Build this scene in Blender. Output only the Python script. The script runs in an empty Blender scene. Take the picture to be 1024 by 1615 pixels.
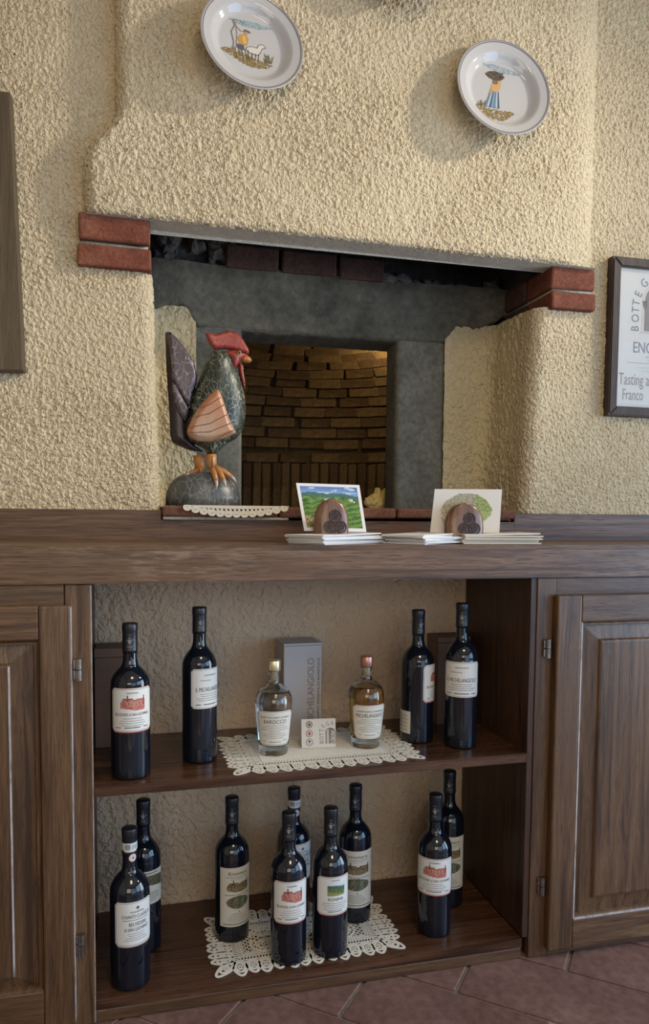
import bpy, bmesh, math, random
import numpy as np
from mathutils import Vector, Matrix, noise
from mathutils.geometry import delaunay_2d_cdt

random.seed(7)
RNG = np.random.default_rng(7)
SC = bpy.context.scene
COL = SC.collection
PI = math.pi

# ------------------------------------------------------------------ camera
RX = (0.97039873, -0.24136282, 0.00838371)
UX = (0.00685991, 0.06224696, 0.9980372)
FX = (0.24141093, 0.96843653, -0.06206009)
cam_d = bpy.data.cameras.new('camera')
cam = bpy.data.objects.new('camera', cam_d)
COL.objects.link(cam)
cam.matrix_world = Matrix(((RX[0], UX[0], -FX[0], 0.0849),
                           (RX[1], UX[1], -FX[1], -1.3813),
                           (RX[2], UX[2], -FX[2], 0.9572),
                           (0, 0, 0, 1)))
cam_d.sensor_fit = 'VERTICAL'
cam_d.sensor_height = 36.0
cam_d.lens = 1153.66 / 1615 * 36.0
cam_d.shift_x = 5.53 / 1615
cam_d.shift_y = 78.34 / 1615
cam_d.clip_start = 0.02
SC.camera = cam

# ------------------------------------------------------------------ world, lights, exposure
W = bpy.data.worlds.new('world')
SC.world = W
W.use_nodes = True
W.node_tree.nodes['Background'].inputs[0].default_value = (0.75, 0.85, 1.0, 1)
W.node_tree.nodes['Background'].inputs[1].default_value = 0.6

SC.view_settings.view_transform = 'Standard'
SC.view_settings.look = 'None'
SC.view_settings.gamma = 1.0
SC.view_settings.exposure = 0.0
SC.view_settings.use_curve_mapping = False
SC.cycles.use_denoising = True
SC.cycles.max_bounces = 10
SC.cycles.transmission_bounces = 12
SC.cycles.sample_clamp_indirect = 6.0

def area_light(name, loc, target, sx, sy, power, color):
    d = bpy.data.lights.new(name, 'AREA')
    d.shape = 'RECTANGLE'; d.size = sx; d.size_y = sy
    d.energy = power; d.color = color
    o = bpy.data.objects.new(name, d)
    COL.objects.link(o)
    o.location = loc
    o.rotation_euler = (Vector(target) - Vector(loc)).to_track_quat('-Z', 'Y').to_euler()
    return o

def point_light(name, loc, power, color, radius):
    d = bpy.data.lights.new(name, 'POINT')
    d.energy = power; d.color = color; d.shadow_soft_size = radius
    o = bpy.data.objects.new(name, d)
    COL.objects.link(o); o.location = loc
    return o

def spot_light(name, loc, target, power, color, angle, radius):
    d = bpy.data.lights.new(name, 'SPOT')
    d.energy = power; d.color = color; d.spot_size = math.radians(angle); d.spot_blend = 1.0; d.shadow_soft_size = radius
    o = bpy.data.objects.new(name, d)
    COL.objects.link(o); o.location = loc
    o.rotation_euler = (Vector(target) - Vector(loc)).to_track_quat('-Z', 'Y').to_euler()
    return o

# daylight through the glazed door on the right and the glazing beyond it
area_light('door_daylight', (3.12, -0.72, 0.90), (0.0, -0.72, 0.62), 1.05, 1.7, 42, (0.80, 0.90, 1.0))
area_light('side_window_daylight', (3.14, -2.35, 1.22), (0.6, -1.2, 1.0), 1.75, 1.75, 46, (0.30, 0.60, 1.0))
area_light('terrace_daylight', (1.95, -4.30, 1.15), (1.2, 0.3, 1.0), 2.3, 2.1, 22, (0.52, 0.74, 1.0))
area_light('front_fill', (-0.3, -4.30, 1.50), (0.3, 0.3, 1.0), 1.8, 1.4, 26, (1.0, 0.88, 0.70))  # warm fill added behind the camera to lift the shelf interior
# a ceiling spotlight up on the right, aimed across the wall at the hood and the rooster
spot_light('ceiling_spot', (3.00, -0.72, 2.58), (-0.40, 0.33, 1.18), 280, (1.0, 0.90, 0.73), 39, 0.09)
area_light('overhead_fill', (0.6, -1.9, 2.70), (0.6, -1.5, 0.0), 0.6, 0.6, 18, (1.0, 0.78, 0.50))  # added warm fill from overhead; no fixture hangs here
# warm bulb inside the old oven, behind the right-hand post
point_light('oven_bulb', (0.87, 1.00, 1.48), 1.35, (1.0, 0.74, 0.36), 0.02)

# ------------------------------------------------------------------ material helpers
class Nodes:
    def __init__(s, name):
        s.m = bpy.data.materials.new(name); s.m.use_nodes = True
        s.t = s.m.node_tree; s.n = s.t.nodes; s.l = s.t.links
        s.p = s.n['Principled BSDF']; s.out = s.n['Material Output']
    def add(s, kind, **kw):
        nd = s.n.new(kind)
        for k, v in kw.items(): setattr(nd, k, v)
        return nd
    def put(s, node, name, val):
        if hasattr(val, 'is_linked') or isinstance(val, bpy.types.NodeSocket): s.l.new(val, node.inputs[name])
        else: node.inputs[name].default_value = val
    def coord(s, scale=(1, 1, 1), kind='Object', loc=(0, 0, 0)):
        tc = s.add('ShaderNodeTexCoord'); mp = s.add('ShaderNodeMapping')
        s.l.new(tc.outputs[kind], mp.inputs[0])
        mp.inputs['Scale'].default_value = scale; mp.inputs['Location'].default_value = loc
        return mp.outputs[0]
    def noise(s, vec, scale, detail=3, rough=0.55, dist=0.0):
        nd = s.add('ShaderNodeTexNoise'); s.l.new(vec, nd.inputs['Vector'])
        nd.inputs['Scale'].default_value = scale; nd.inputs['Detail'].default_value = detail
        nd.inputs['Roughness'].default_value = rough; nd.inputs['Distortion'].default_value = dist
        return nd.outputs['Fac']
    def voro(s, vec, scale, feature='F1', out='Distance', rnd=1.0):
        nd = s.add('ShaderNodeTexVoronoi', feature=feature); s.l.new(vec, nd.inputs['Vector'])
        nd.inputs['Scale'].default_value = scale; nd.inputs['Randomness'].default_value = rnd
        return nd.outputs[out]
    def ramp(s, fac, stops, interp='LINEAR'):
        nd = s.add('ShaderNodeValToRGB'); s.l.new(fac, nd.inputs[0])
        e = nd.color_ramp.elements; nd.color_ramp.interpolation = interp
        while len(e) < len(stops): e.new(0.5)
        for i, (p, c) in enumerate(stops):
            e[i].position = p
            e[i].color = (c, c, c, 1) if isinstance(c, (int, float)) else (c[0], c[1], c[2], 1)
        return nd.outputs[0]
    def mix(s, fac, a, b, blend='MIX'):
        nd = s.add('ShaderNodeMix', data_type='RGBA', blend_type=blend)
        for k, v in ((0, fac), (6, a), (7, b)):
            if isinstance(v, bpy.types.NodeSocket): s.l.new(v, nd.inputs[k])
            else: nd.inputs[k].default_value = v if not isinstance(v, tuple) or len(v) == 4 else (*v, 1)
        return nd.outputs[2]
    def math(s, op, a, b=0.0):
        nd = s.add('ShaderNodeMath', operation=op)
        for k, v in ((0, a), (1, b)):
            if isinstance(v, bpy.types.NodeSocket): s.l.new(v, nd.inputs[k])
            else: nd.inputs[k].default_value = v
        return nd.outputs[0]
    def bump(s, h, strength=0.4, dist=0.002):
        b = s.add('ShaderNodeBump'); s.l.new(h, b.inputs['Height'])
        b.inputs['Strength'].default_value = strength; b.inputs['Distance'].default_value = dist
        s.l.new(b.outputs[0], s.p.inputs['Normal'])
    def base(s, c):
        if isinstance(c, bpy.types.NodeSocket): s.l.new(c, s.p.inputs['Base Color'])
        else: s.p.inputs['Base Color'].default_value = (*c, 1)
    def set(s, **kw):
        for k, v in kw.items():
            k = k.replace('_', ' ')
            if isinstance(v, bpy.types.NodeSocket): s.l.new(v, s.p.inputs[k])
            else: s.p.inputs[k].default_value = v
    def displace(s, h, scale, mid=0.5):
        d = s.add('ShaderNodeDisplacement'); s.l.new(h, d.inputs['Height'])
        d.inputs['Scale'].default_value = scale; d.inputs['Midlevel'].default_value = mid
        s.l.new(d.outputs[0], s.out.inputs['Displacement'])
        s.m.displacement_method = 'BOTH'

def plain(name, c, rough=0.6, metal=0.0, spec=0.5, vary=0.0, scale=40):
    k = Nodes(name)
    if vary:
        f = k.noise(k.coord(), scale, 4)
        k.base(k.ramp(f, [(0.3, tuple(x * (1 - vary) for x in c)), (0.7, tuple(min(1, x * (1 + vary)) for x in c))]))
    else: k.base(c)
    k.set(Roughness=rough, Metallic=metal, Specular_IOR_Level=spec)
    return k.m

def stucco(name, c1, c2, disp, scale=132, pits=True):
    k = Nodes(name); v = k.coord()
    big = k.noise(v, 3.2, 3)
    grain = k.noise(k.coord((1, 1, 0.85)), scale, 2, 0.5, 0.35)
    lump = k.noise(v, scale * 0.42, 2, 0.5)
    fine = k.noise(v, scale * 2.6, 2, 0.5)
    h = k.math('ADD', k.math('MULTIPLY', k.ramp(grain, [(0.34, 0.0), (0.68, 1.0)], 'EASE'), 0.62), k.math('MULTIPLY', lump, 0.45))
    h = k.math('ADD', h, k.math('MULTIPLY', fine, 0.16))
    amp = k.ramp(k.noise(v, 4.5, 2), [(0.36, 0.6), (0.62, 1.0)])
    h2 = k.math('MULTIPLY', h, amp)
    col = k.mix(k.ramp(big, [(0.35, 0.0), (0.68, 1.0)]), c1, c2)
    if pits:
        pit = k.ramp(k.noise(k.coord((1, 1, 1.25)), 75, 4, 0.6), [(0.27, 1.0), (0.33, 0.0)])
        col = k.mix(k.math('MULTIPLY', pit, 0.5), col, (0.20, 0.14, 0.08))
    k.base(col); k.set(Roughness=0.92, Specular_IOR_Level=0.2)
    k.displace(h2, disp, 0.5)
    return k.m

def wood(name, dark, mid, light, axis='Z', rough=0.32, sc=1.0, bumpk=0.35, coat=0.0, worn=0.0):
    k = Nodes(name)
    i = 'XYZ'.index(axis)
    s = [46.0 * sc] * 3; s[i] = 2.6 * sc
    oi = k.add('ShaderNodeObjectInfo')
    tc = k.add('ShaderNodeTexCoord')
    off = k.add('ShaderNodeVectorMath', operation='ADD')
    cmb = k.add('ShaderNodeCombineXYZ')
    r10 = k.math('MULTIPLY', oi.outputs['Random'], 9.0)
    for q in range(3): k.l.new(r10, cmb.inputs[q])
    k.l.new(tc.outputs['Object'], off.inputs[0]); k.l.new(cmb.outputs[0], off.inputs[1])
    def mapped(scale):
        mp = k.add('ShaderNodeMapping'); k.l.new(off.outputs[0], mp.inputs[0]); mp.inputs['Scale'].default_value = scale
        return mp.outputs[0]
    v1 = mapped(tuple(s))
    rings = k.noise(v1, 1.0, 4, 0.6, 1.1)
    s2 = [420.0 * sc] * 3; s2[i] = 11.0 * sc
    fib = k.noise(mapped(tuple(s2)), 1.0, 2, 0.7)
    s4 = [620.0 * sc] * 3; s4[i] = 30.0 * sc
    pore = k.ramp(k.noise(mapped(tuple(s4)), 1.0, 1, 0.5), [(0.33, 1.0), (0.41, 0.0)])
    s3 = [6.0] * 3; s3[i] = 1.2
    broad = k.noise(mapped(tuple(s3)), 1.0, 2)
    c = k.ramp(rings, [(0.34, dark), (0.47, mid), (0.66, light)])
    c = k.mix(k.math('MULTIPLY', k.ramp(fib, [(0.40, 1.0), (0.56, 0.0)]), 0.45), c, dark)
    c = k.mix(k.math('MULTIPLY', pore, 0.6), c, tuple(x * 0.6 for x in dark))
    c = k.mix(k.math('MULTIPLY', k.ramp(broad, [(0.38, 1.0), (0.62, 0.0)]), 0.35), c, tuple(x * 0.62 for x in mid))
    if worn:
        wr = k.math('MULTIPLY', k.ramp(k.noise(mapped((3.0, 9.0, 9.0)), 1.0, 3), [(0.50, 0.0), (0.66, 1.0)]), k.ramp(k.noise(mapped((22.0, 160.0, 160.0)), 1.0, 4, 0.7), [(0.46, 0.0), (0.60, 1.0)]))
        c = k.mix(k.math('MULTIPLY', wr, worn), c, (0.36, 0.26, 0.19))
    k.base(c)
    k.set(Roughness=k.ramp(fib, [(0.3, rough + 0.16), (0.7, rough)]), Coat_Weight=coat, Coat_Roughness=0.12)
    k.bump(k.math('ADD', k.math('MULTIPLY', fib, 0.5), k.math('SUBTRACT', k.math('MULTIPLY', rings, 0.3), k.math('MULTIPLY', pore, 0.4))), bumpk, 0.0010)
    return k.m

def rough_stone(name, stops, scale, disp=0.0, bump=0.6, rough=0.9, warp=(1, 1, 1), dist=0.004):
    k = Nodes(name); v = k.coord(warp)
    f = k.noise(v, scale, 6, 0.62, 0.4)
    g = k.noise(v, scale * 6.5, 4, 0.6)
    b = k.noise(v, scale * 0.3, 3)
    c = k.ramp(k.math('ADD', k.math('MULTIPLY', f, 0.6), k.math('MULTIPLY', b, 0.4)), stops)
    c = k.mix(0.36, c, k.ramp(g, [(0.34, 0.2), (0.66, 0.8)]), 'OVERLAY')
    c = k.mix(k.math('MULTIPLY', k.ramp(k.noise(v, scale * 1.7, 5, 0.65), [(0.58, 0.0), (0.74, 1.0)]), 0.22), c, stops[-1][1])
    k.base(c); k.set(Roughness=rough, Specular_IOR_Level=0.25)
    h = k.math('ADD', k.math('MULTIPLY', f, 0.7), k.math('MULTIPLY', g, 0.35))
    if disp: k.displace(h, disp, 0.5)
    else: k.bump(h, bump, dist)
    return k.m

M = {}
M['stucco'] = stucco('rough_cream_stucco', (0.52, 0.42, 0.275), (0.58, 0.48, 0.325), 0.0090)
M['stucco_hood'] = stucco('hood_cream_stucco', (0.53, 0.43, 0.285), (0.59, 0.495, 0.34), 0.0090)
M['stucco_soft'] = stucco('trowelled_cream_stucco', (0.50, 0.42, 0.265), (0.57, 0.48, 0.31), 0.0095, 75)
M['stucco_low'] = stucco('grey_beige_stucco', (0.53, 0.385, 0.265), (0.61, 0.455, 0.32), 0.0065, 82)
M['white_plaster'] = rough_stone('white_plaster', [(0.3, (0.60, 0.58, 0.50)), (0.7, (0.72, 0.70, 0.62))], 30, bump=0.4)
M['lip'] = rough_stone('grey_lime_edge', [(0.3, (0.42, 0.38, 0.32)), (0.7, (0.58, 0.53, 0.45))], 60, disp=0.005)
M['concrete'] = rough_stone('smoked_concrete', [(0.34, (0.062, 0.059, 0.046)), (0.55, (0.125, 0.112, 0.085)), (0.75, (0.20, 0.178, 0.138))], 9, disp=0.011)
M['post'] = rough_stone('grey_post_concrete', [(0.30, (0.088, 0.083, 0.066)), (0.55, (0.155, 0.147, 0.120)), (0.75, (0.24, 0.225, 0.185))], 11, bump=0.5)
M['soot'] = rough_stone('sooty_mortar', [(0.34, (0.012, 0.011, 0.012)), (0.52, (0.045, 0.042, 0.040)), (0.72, (0.14, 0.13, 0.115))], 9, disp=0.030)
M['backing'] = plain('dark_backing', (0.03, 0.028, 0.026), 0.95, vary=0.3, scale=12)
M['mortar'] = rough_stone('pale_mortar', [(0.3, (0.22, 0.20, 0.16)), (0.7, (0.42, 0.39, 0.32))], 25, bump=0.7)
M['brick'] = rough_stone('red_brick', [(0.32, (0.10, 0.034, 0.022)), (0.52, (0.18, 0.060, 0.036)), (0.74, (0.26, 0.105, 0.065))], 26, bump=0.9)
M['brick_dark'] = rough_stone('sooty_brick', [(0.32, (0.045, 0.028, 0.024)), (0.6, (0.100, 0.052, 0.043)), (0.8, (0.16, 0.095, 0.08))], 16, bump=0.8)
M['sill'] = rough_stone('terracotta_sill', [(0.32, (0.10, 0.042, 0.026)), (0.7, (0.19, 0.088, 0.056))], 18, bump=0.4)
M['oven_brick'] = rough_stone('fired_oven_brick', [(0.30, (0.10, 0.066, 0.034)), (0.52, (0.19, 0.125, 0.062)), (0.75, (0.30, 0.21, 0.105))], 14, bump=0.9)
M['oven_brick_b'] = rough_stone('fired_oven_brick_dark', [(0.30, (0.06, 0.038, 0.022)), (0.52, (0.125, 0.078, 0.042)), (0.75, (0.21, 0.14, 0.075))], 14, bump=0.9)
M['oven_mortar'] = rough_stone('oven_mortar', [(0.3, (0.05, 0.036, 0.02)), (0.7, (0.13, 0.095, 0.05))], 14, bump=1.0)
D1, D2, D3 = (0.042, 0.020, 0.009), (0.118, 0.060, 0.028), (0.185, 0.102, 0.050)
M['wood_z'] = wood('chestnut_upright', D1, D2, D3, 'Z')
M['wood_x'] = wood('chestnut_lengthwise', D1, D2, D3, 'X')
M['wood_top'] = wood('worn_counter_wood', (0.056, 0.026, 0.012), (0.145, 0.072, 0.034), (0.215, 0.118, 0.060), 'X', rough=0.30, sc=0.9, bumpk=0.5, worn=0.40)
M['wood_back'] = wood('backsplash_wood', (0.032, 0.013, 0.007), (0.115, 0.052, 0.024), (0.175, 0.084, 0.040), 'X', rough=0.36, sc=0.62)
M['wood_red'] = wood('varnished_shelf_wood', (0.032, 0.013, 0.007), (0.085, 0.036, 0.019), (0.135, 0.064, 0.035), 'X', rough=0.17, sc=0.9, bumpk=0.12)
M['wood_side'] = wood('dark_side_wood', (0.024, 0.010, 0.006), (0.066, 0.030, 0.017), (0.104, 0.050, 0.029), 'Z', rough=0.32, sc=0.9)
M['wood_frame'] = wood('dark_frame_wood', (0.022, 0.011, 0.007), (0.050, 0.028, 0.019), (0.070, 0.042, 0.030), 'Z', rough=0.55, sc=1.3)
M['wood_left'] = wood('brown_board_wood', (0.045, 0.028, 0.012), (0.085, 0.056, 0.026), (0.115, 0.080, 0.040), 'Z', rough=0.5, sc=1.0)
M['wood_holder'] = wood('holder_wood', (0.075, 0.028, 0.012), (0.17, 0.075, 0.036), (0.25, 0.125, 0.066), 'Z', rough=0.24, sc=1.5, bumpk=0.15, coat=0.3)
M['carved'] = plain('carved_dark_wood', (0.040, 0.016, 0.009), 0.35)
M['tile'] = rough_stone('terracotta_tile', [(0.30, (0.135, 0.075, 0.066)), (0.55, (0.195, 0.112, 0.098)), (0.75, (0.26, 0.155, 0.135))], 7, bump=0.15, rough=0.30)
M['grout'] = rough_stone('grey_grout', [(0.3, (0.20, 0.19, 0.19)), (0.7, (0.36, 0.35, 0.35))], 40, bump=0.5)
M['room'] = plain('painted_room_wall', (0.60, 0.50, 0.36), 0.9, vary=0.06, scale=6)
M['ceil'] = plain('ceiling_paint', (0.66, 0.58, 0.46), 0.9, vary=0.05, scale=5)
M['steel'] = plain('worn_steel', (0.26, 0.225, 0.20), 0.38, 1.0, vary=0.25, scale=120)
M['paper'] = plain('white_paper', (0.72, 0.72, 0.74), 0.65)
M['sheet'] = plain('printed_sheet_paper', (0.50, 0.485, 0.46), 0.7)
M['paper_warm'] = plain('ivory_paper', (0.66, 0.60, 0.52), 0.65)
M['cream_lace'] = plain('cream_lace', (0.66, 0.60, 0.50), 0.9, vary=0.12, scale=300)
M['white_lace'] = plain('white_lace', (0.80, 0.76, 0.68), 0.9, vary=0.10, scale=300)
M['grey_card'] = plain('satin_grey_card', (0.40, 0.37, 0.37), 0.42)
M['brown_card'] = plain('brown_gift_box_card', (0.155, 0.088, 0.058), 0.6, vary=0.08, scale=60)
M['gold_cap'] = plain('brushed_gold_cap', (0.72, 0.60, 0.38), 0.32, 0.8)
M['copper_cap'] = plain('rose_copper_cap', (0.50, 0.24, 0.19), 0.3, 0.75)
M['cork'] = plain('cork_stopper', (0.50, 0.40, 0.28), 0.8, vary=0.15, scale=200)
M['ceramic'] = plain('glazed_ceramic', (0.47, 0.45, 0.44), 0.08)
M['rim_blue'] = plain('plate_rim_line', (0.16, 0.12, 0.13), 0.2)
M['cloth'] = rough_stone('golden_cloth', [(0.3, (0.72, 0.50, 0.17)), (0.7, (0.90, 0.74, 0.36))], 25, bump=0.5, rough=0.55)
k = Nodes('flat_print'); a = k.add('ShaderNodeAttribute', attribute_name='Col'); k.base(a.outputs['Color']); k.set(Roughness=0.55, Specular_IOR_Level=0.3); M['print'] = k.m
k = Nodes('glazed_print'); a = k.add('ShaderNodeAttribute', attribute_name='Col'); k.base(a.outputs['Color']); k.set(Roughness=0.10); M['glaze'] = k.m
k = Nodes('dark_wine_glass'); k.base((0.0045, 0.0070, 0.0140)); k.set(Roughness=0.035, IOR=1.5, Specular_IOR_Level=0.5, Coat_Weight=0.35, Coat_Roughness=0.02); M['wine'] = k.m
k = Nodes('black_capsule'); k.base((0.012, 0.014, 0.020)); k.set(Roughness=0.30, Specular_IOR_Level=0.5); M['capsule'] = k.m
k = Nodes('clear_glass'); k.base((0.97, 0.985, 0.975)); k.set(Roughness=0.0, IOR=1.46, Transmission_Weight=1.0); M['glass'] = k.m
k = Nodes('clear_spirit'); k.base((0.97, 0.985, 0.97)); k.set(Roughness=0.0, IOR=1.35, Transmission_Weight=1.0); M['spirit'] = k.m
k = Nodes('amber_spirit'); k.base((0.80, 0.50, 0.17)); k.set(Roughness=0.0, IOR=1.35, Transmission_Weight=1.0); M['amber'] = k.m
k = Nodes('picture_glass'); k.base((0.95, 0.97, 0.97)); k.set(Roughness=0.02, IOR=1.45, Alpha=0.10, Specular_IOR_Level=0.5); M['pane'] = k.m

def painted(name, c, c2, crack=0.55, scale=60, crackc=(0.42, 0.40, 0.33), rough=0.36):
    k = Nodes(name); v = k.coord((1.25, 1, 0.62))
    w = k.add('ShaderNodeVectorMath', operation='ADD')
    nz = k.add('ShaderNodeTexNoise'); k.l.new(v, nz.inputs['Vector']); nz.inputs['Scale'].default_value = 55; nz.inputs['Detail'].default_value = 3
    sc = k.add('ShaderNodeVectorMath', operation='SCALE'); k.l.new(nz.outputs['Color'], sc.inputs[0]); sc.inputs['Scale'].default_value = 0.022
    k.l.new(v, w.inputs[0]); k.l.new(sc.outputs[0], w.inputs[1])
    e = k.voro(w.outputs[0], scale * 1.35, 'DISTANCE_TO_EDGE')
    base = k.mix(k.ramp(k.noise(v, 14, 3), [(0.38, 0.0), (0.62, 1.0)]), c, c2)
    line = k.ramp(e, [(0.015, 1.0), (0.055, 0.0)])
    msk = k.ramp(k.noise(v, 38, 3), [(0.32, 0.0), (0.52, 1.0)])
    k.base(k.mix(k.math('MULTIPLY', k.math('MULTIPLY', line, msk), crack), base, crackc))
    k.set(Roughness=rough); k.bump(k.noise(v, 60, 3), 0.25, 0.0015)
    return k.m
M['r_green'] = painted('painted_dark_green', (0.011, 0.017, 0.013), (0.034, 0.044, 0.030), 0.75, 62, (0.40, 0.39, 0.30), 0.42)
M['r_purple'] = painted('painted_plum', (0.036, 0.022, 0.028), (0.080, 0.056, 0.064), 0.75, 55, (0.34, 0.30, 0.33))
M['r_plumside'] = painted('painted_plum_edge', (0.030, 0.018, 0.024), (0.045, 0.026, 0.032), 0.1)
M['r_red'] = painted('painted_comb_red', (0.20, 0.022, 0.018), (0.30, 0.042, 0.032), 0.40, 70, (0.50, 0.25, 0.18))
M['r_orange'] = painted('painted_orange', (0.36, 0.125, 0.028), (0.46, 0.20, 0.06), 0.2)
M['r_wing'] = painted('painted_salmon', (0.42, 0.18, 0.09), (0.40, 0.27, 0.18), 0.30, 45, (0.20, 0.13, 0.08))
M['r_base'] = painted('painted_slate', (0.050, 0.052, 0.050), (0.085, 0.090, 0.092), 0.45, 40, (0.33, 0.34, 0.33))
M['r_black'] = plain('painted_black', (0.01, 0.01, 0.01), 0.3)
M['r_yellow'] = plain('painted_eye_yellow', (0.55, 0.36, 0.08), 0.3)
M['claw'] = plain('pale_claw', (0.48, 0.42, 0.38), 0.4)

# ------------------------------------------------------------------ mesh helpers
def link(name, me, mat=None, parent=None, smooth=False):
    o = bpy.data.objects.new(name, me); COL.objects.link(o)
    if mat is not None and len(me.materials) == 0:
        for mm in (mat if isinstance(mat, (list, tuple)) else [mat]): me.materials.append(mm)
    if smooth: me.polygons.foreach_set('use_smooth', [True] * len(me.polygons))
    if parent is not None:
        o.parent = parent
        o.matrix_parent_inverse = Matrix.Translation(-Vector(parent.location)) if parent.get('_w', 0) else Matrix()
    return o

def raw(name, V, F, mat, parent=None, smooth=False):
    me = bpy.data.meshes.new(name)
    me.from_pydata([tuple(map(float, v)) for v in V], [], [tuple(int(i) for i in f) for f in F])
    me.update()
    return link(name, me, mat, parent, smooth)

def from_bm(name, bm, mat, parent=None, smooth=False):
    me = bpy.data.meshes.new(name)
    bmesh.ops.recalc_face_normals(bm, faces=bm.faces)
    bm.to_mesh(me); bm.free()
    return link(name, me, mat, parent, smooth)

def empty(name, loc, label, cat, group=None, world=True, rotz=0.0):
    o = bpy.data.objects.new(name, None); COL.objects.link(o)
    o.empty_display_size = 0.05; o.location = loc; o.rotation_euler = (0, 0, rotz)
    o['label'] = label; o['category'] = cat
    if group: o['group'] = group
    if world: o['_w'] = 1       # children of such a root carry their shape in room coordinates
    return o

def tag(o, label, cat, group=None):
    o['label'] = label; o['category'] = cat
    if group: o['group'] = group
    return o

def add_box(bm, x0, x1, y0, y1, z0, z1, bev=0.0, seg=2, mtx=None):
    r = bmesh.ops.create_cube(bm, size=1.0)
    vs = r['verts']
    for v in vs:
        v.co = Vector(((x0 + x1) / 2 + v.co.x * (x1 - x0), (y0 + y1) / 2 + v.co.y * (y1 - y0), (z0 + z1) / 2 + v.co.z * (z1 - z0)))
        if mtx is not None: v.co = mtx @ v.co
    if bev > 0:
        es = list({e for v in vs for e in v.link_edges})
        bmesh.ops.bevel(bm, geom=es, offset=bev, segments=seg, affect='EDGES', profile=0.5)

def box(name, x0, x1, y0, y1, z0, z1, mat, parent=None, bev=0.0, seg=2, mtx=None):
    bm = bmesh.new(); add_box(bm, x0, x1, y0, y1, z0, z1, bev, seg, mtx)
    return from_bm(name, bm, mat, parent)

def lathe(profile, n=40, cap=False):
    V, F = [], []
    m = len(profile)
    for j in range(n):
        a = 2 * PI * j / n
        for r, z in profile: V.append((r * math.cos(a), r * math.sin(a), z))
    for j in range(n):
        k2 = (j + 1) % n
        for i in range(m - 1):
            F.append((j * m + i, k2 * m + i, k2 * m + i + 1, j * m + i + 1))
    return V, F

def lathe_mesh(name, profile, n=40):
    V, F = lathe(profile, n)
    bm = bmesh.new()
    vs = [bm.verts.new(v) for v in V]
    for f in F:
        try: bm.faces.new([vs[i] for i in f])
        except ValueError: pass
    bmesh.ops.remove_doubles(bm, verts=bm.verts, dist=1e-6)
    bmesh.ops.recalc_face_normals(bm, faces=bm.faces)
    me = bpy.data.meshes.new(name); bm.to_mesh(me); bm.free()
    me.polygons.foreach_set('use_smooth', [True] * len(me.polygons))
    return me

def smooth_profile(pts, sub=5):
    # Catmull-Rom through the (r, z) points
    out = []
    P = [pts[0]] + list(pts) + [pts[-1]]
    for i in range(1, len(P) - 2):
        p0, p1, p2, p3 = [np.array(q, float) for q in P[i - 1:i + 3]]
        for t in np.linspace(0, 1, sub, endpoint=False):
            q = 0.5 * ((2 * p1) + (-p0 + p2) * t + (2 * p0 - 5 * p1 + 4 * p2 - p3) * t * t + (-p0 + 3 * p1 - 3 * p2 + p3) * t ** 3)
            out.append((max(0.0, float(q[0])), float(q[1])))
    out.append(tuple(map(float, pts[-1])))
    return out

def tube(bm, pts, radii, n=8, cap=True):
    pts = [Vector(p) for p in pts]
    rings = []
    for i, p in enumerate(pts):
        t = (pts[min(i + 1, len(pts) - 1)] - pts[max(i - 1, 0)]).normalized()
        ref = Vector((0, 1, 0)) if abs(t.y) < 0.9 else Vector((1, 0, 0))
        u = t.cross(ref).normalized(); v = t.cross(u)
        r = radii[i] if hasattr(radii, '__len__') else radii
        rings.append([bm.verts.new(p + (u * math.cos(2 * PI * k / n) + v * math.sin(2 * PI * k / n)) * r) for k in range(n)])
    for a, b in zip(rings, rings[1:]):
        for k in range(n): bm.faces.new((a[k], a[(k + 1) % n], b[(k + 1) % n], b[k]))
    if cap:
        bm.faces.new(rings[0]); bm.faces.new(rings[-1][::-1])

def grid(us, vs, fn, keep=None):
    nu, nv = len(us), len(vs)
    U, Vv = np.meshgrid(us, vs, indexing='ij')
    P = np.stack(fn(U, Vv), -1).reshape(-1, 3)
    i, j = np.meshgrid(np.arange(nu - 1), np.arange(nv - 1), indexing='ij')
    if keep is not None:
        uc = (us[:-1] + us[1:]) / 2; vc = (vs[:-1] + vs[1:]) / 2
        UC, VC = np.meshgrid(uc, vc, indexing='ij')
        kk = keep(UC, VC).reshape(-1)
    a = (i * nv + j).reshape(-1)
    F = np.stack([a, a + nv, a + nv + 1, a + 1], -1)
    if keep is not None: F = F[kk]
    return P, F

def join_grids(name, parts, mat, parent=None, smooth=True):
    VV, FF, off = [], [], 0
    for P, F in parts:
        VV.append(P); FF.append(F + off); off += len(P)
    V = np.concatenate(VV); F = np.concatenate(FF)
    used = np.unique(F); remap = -np.ones(len(V), int); remap[used] = np.arange(len(used))
    V = V[used]; F = remap[F]
    me = bpy.data.meshes.new(name)
    me.vertices.add(len(V)); me.vertices.foreach_set('co', V.astype(np.float32).ravel())
    me.loops.add(len(F) * 4); me.loops.foreach_set('vertex_index', F.astype(np.int32).ravel())
    me.polygons.add(len(F)); me.polygons.foreach_set('loop_start', np.arange(0, len(F) * 4, 4, dtype=np.int32))
    me.update(calc_edges=True); me.validate()
    return link(name, me, mat, parent, smooth)

def span(a, b, step): return np.linspace(a, b, max(2, int(round(abs(b - a) / step)) + 1))

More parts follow.
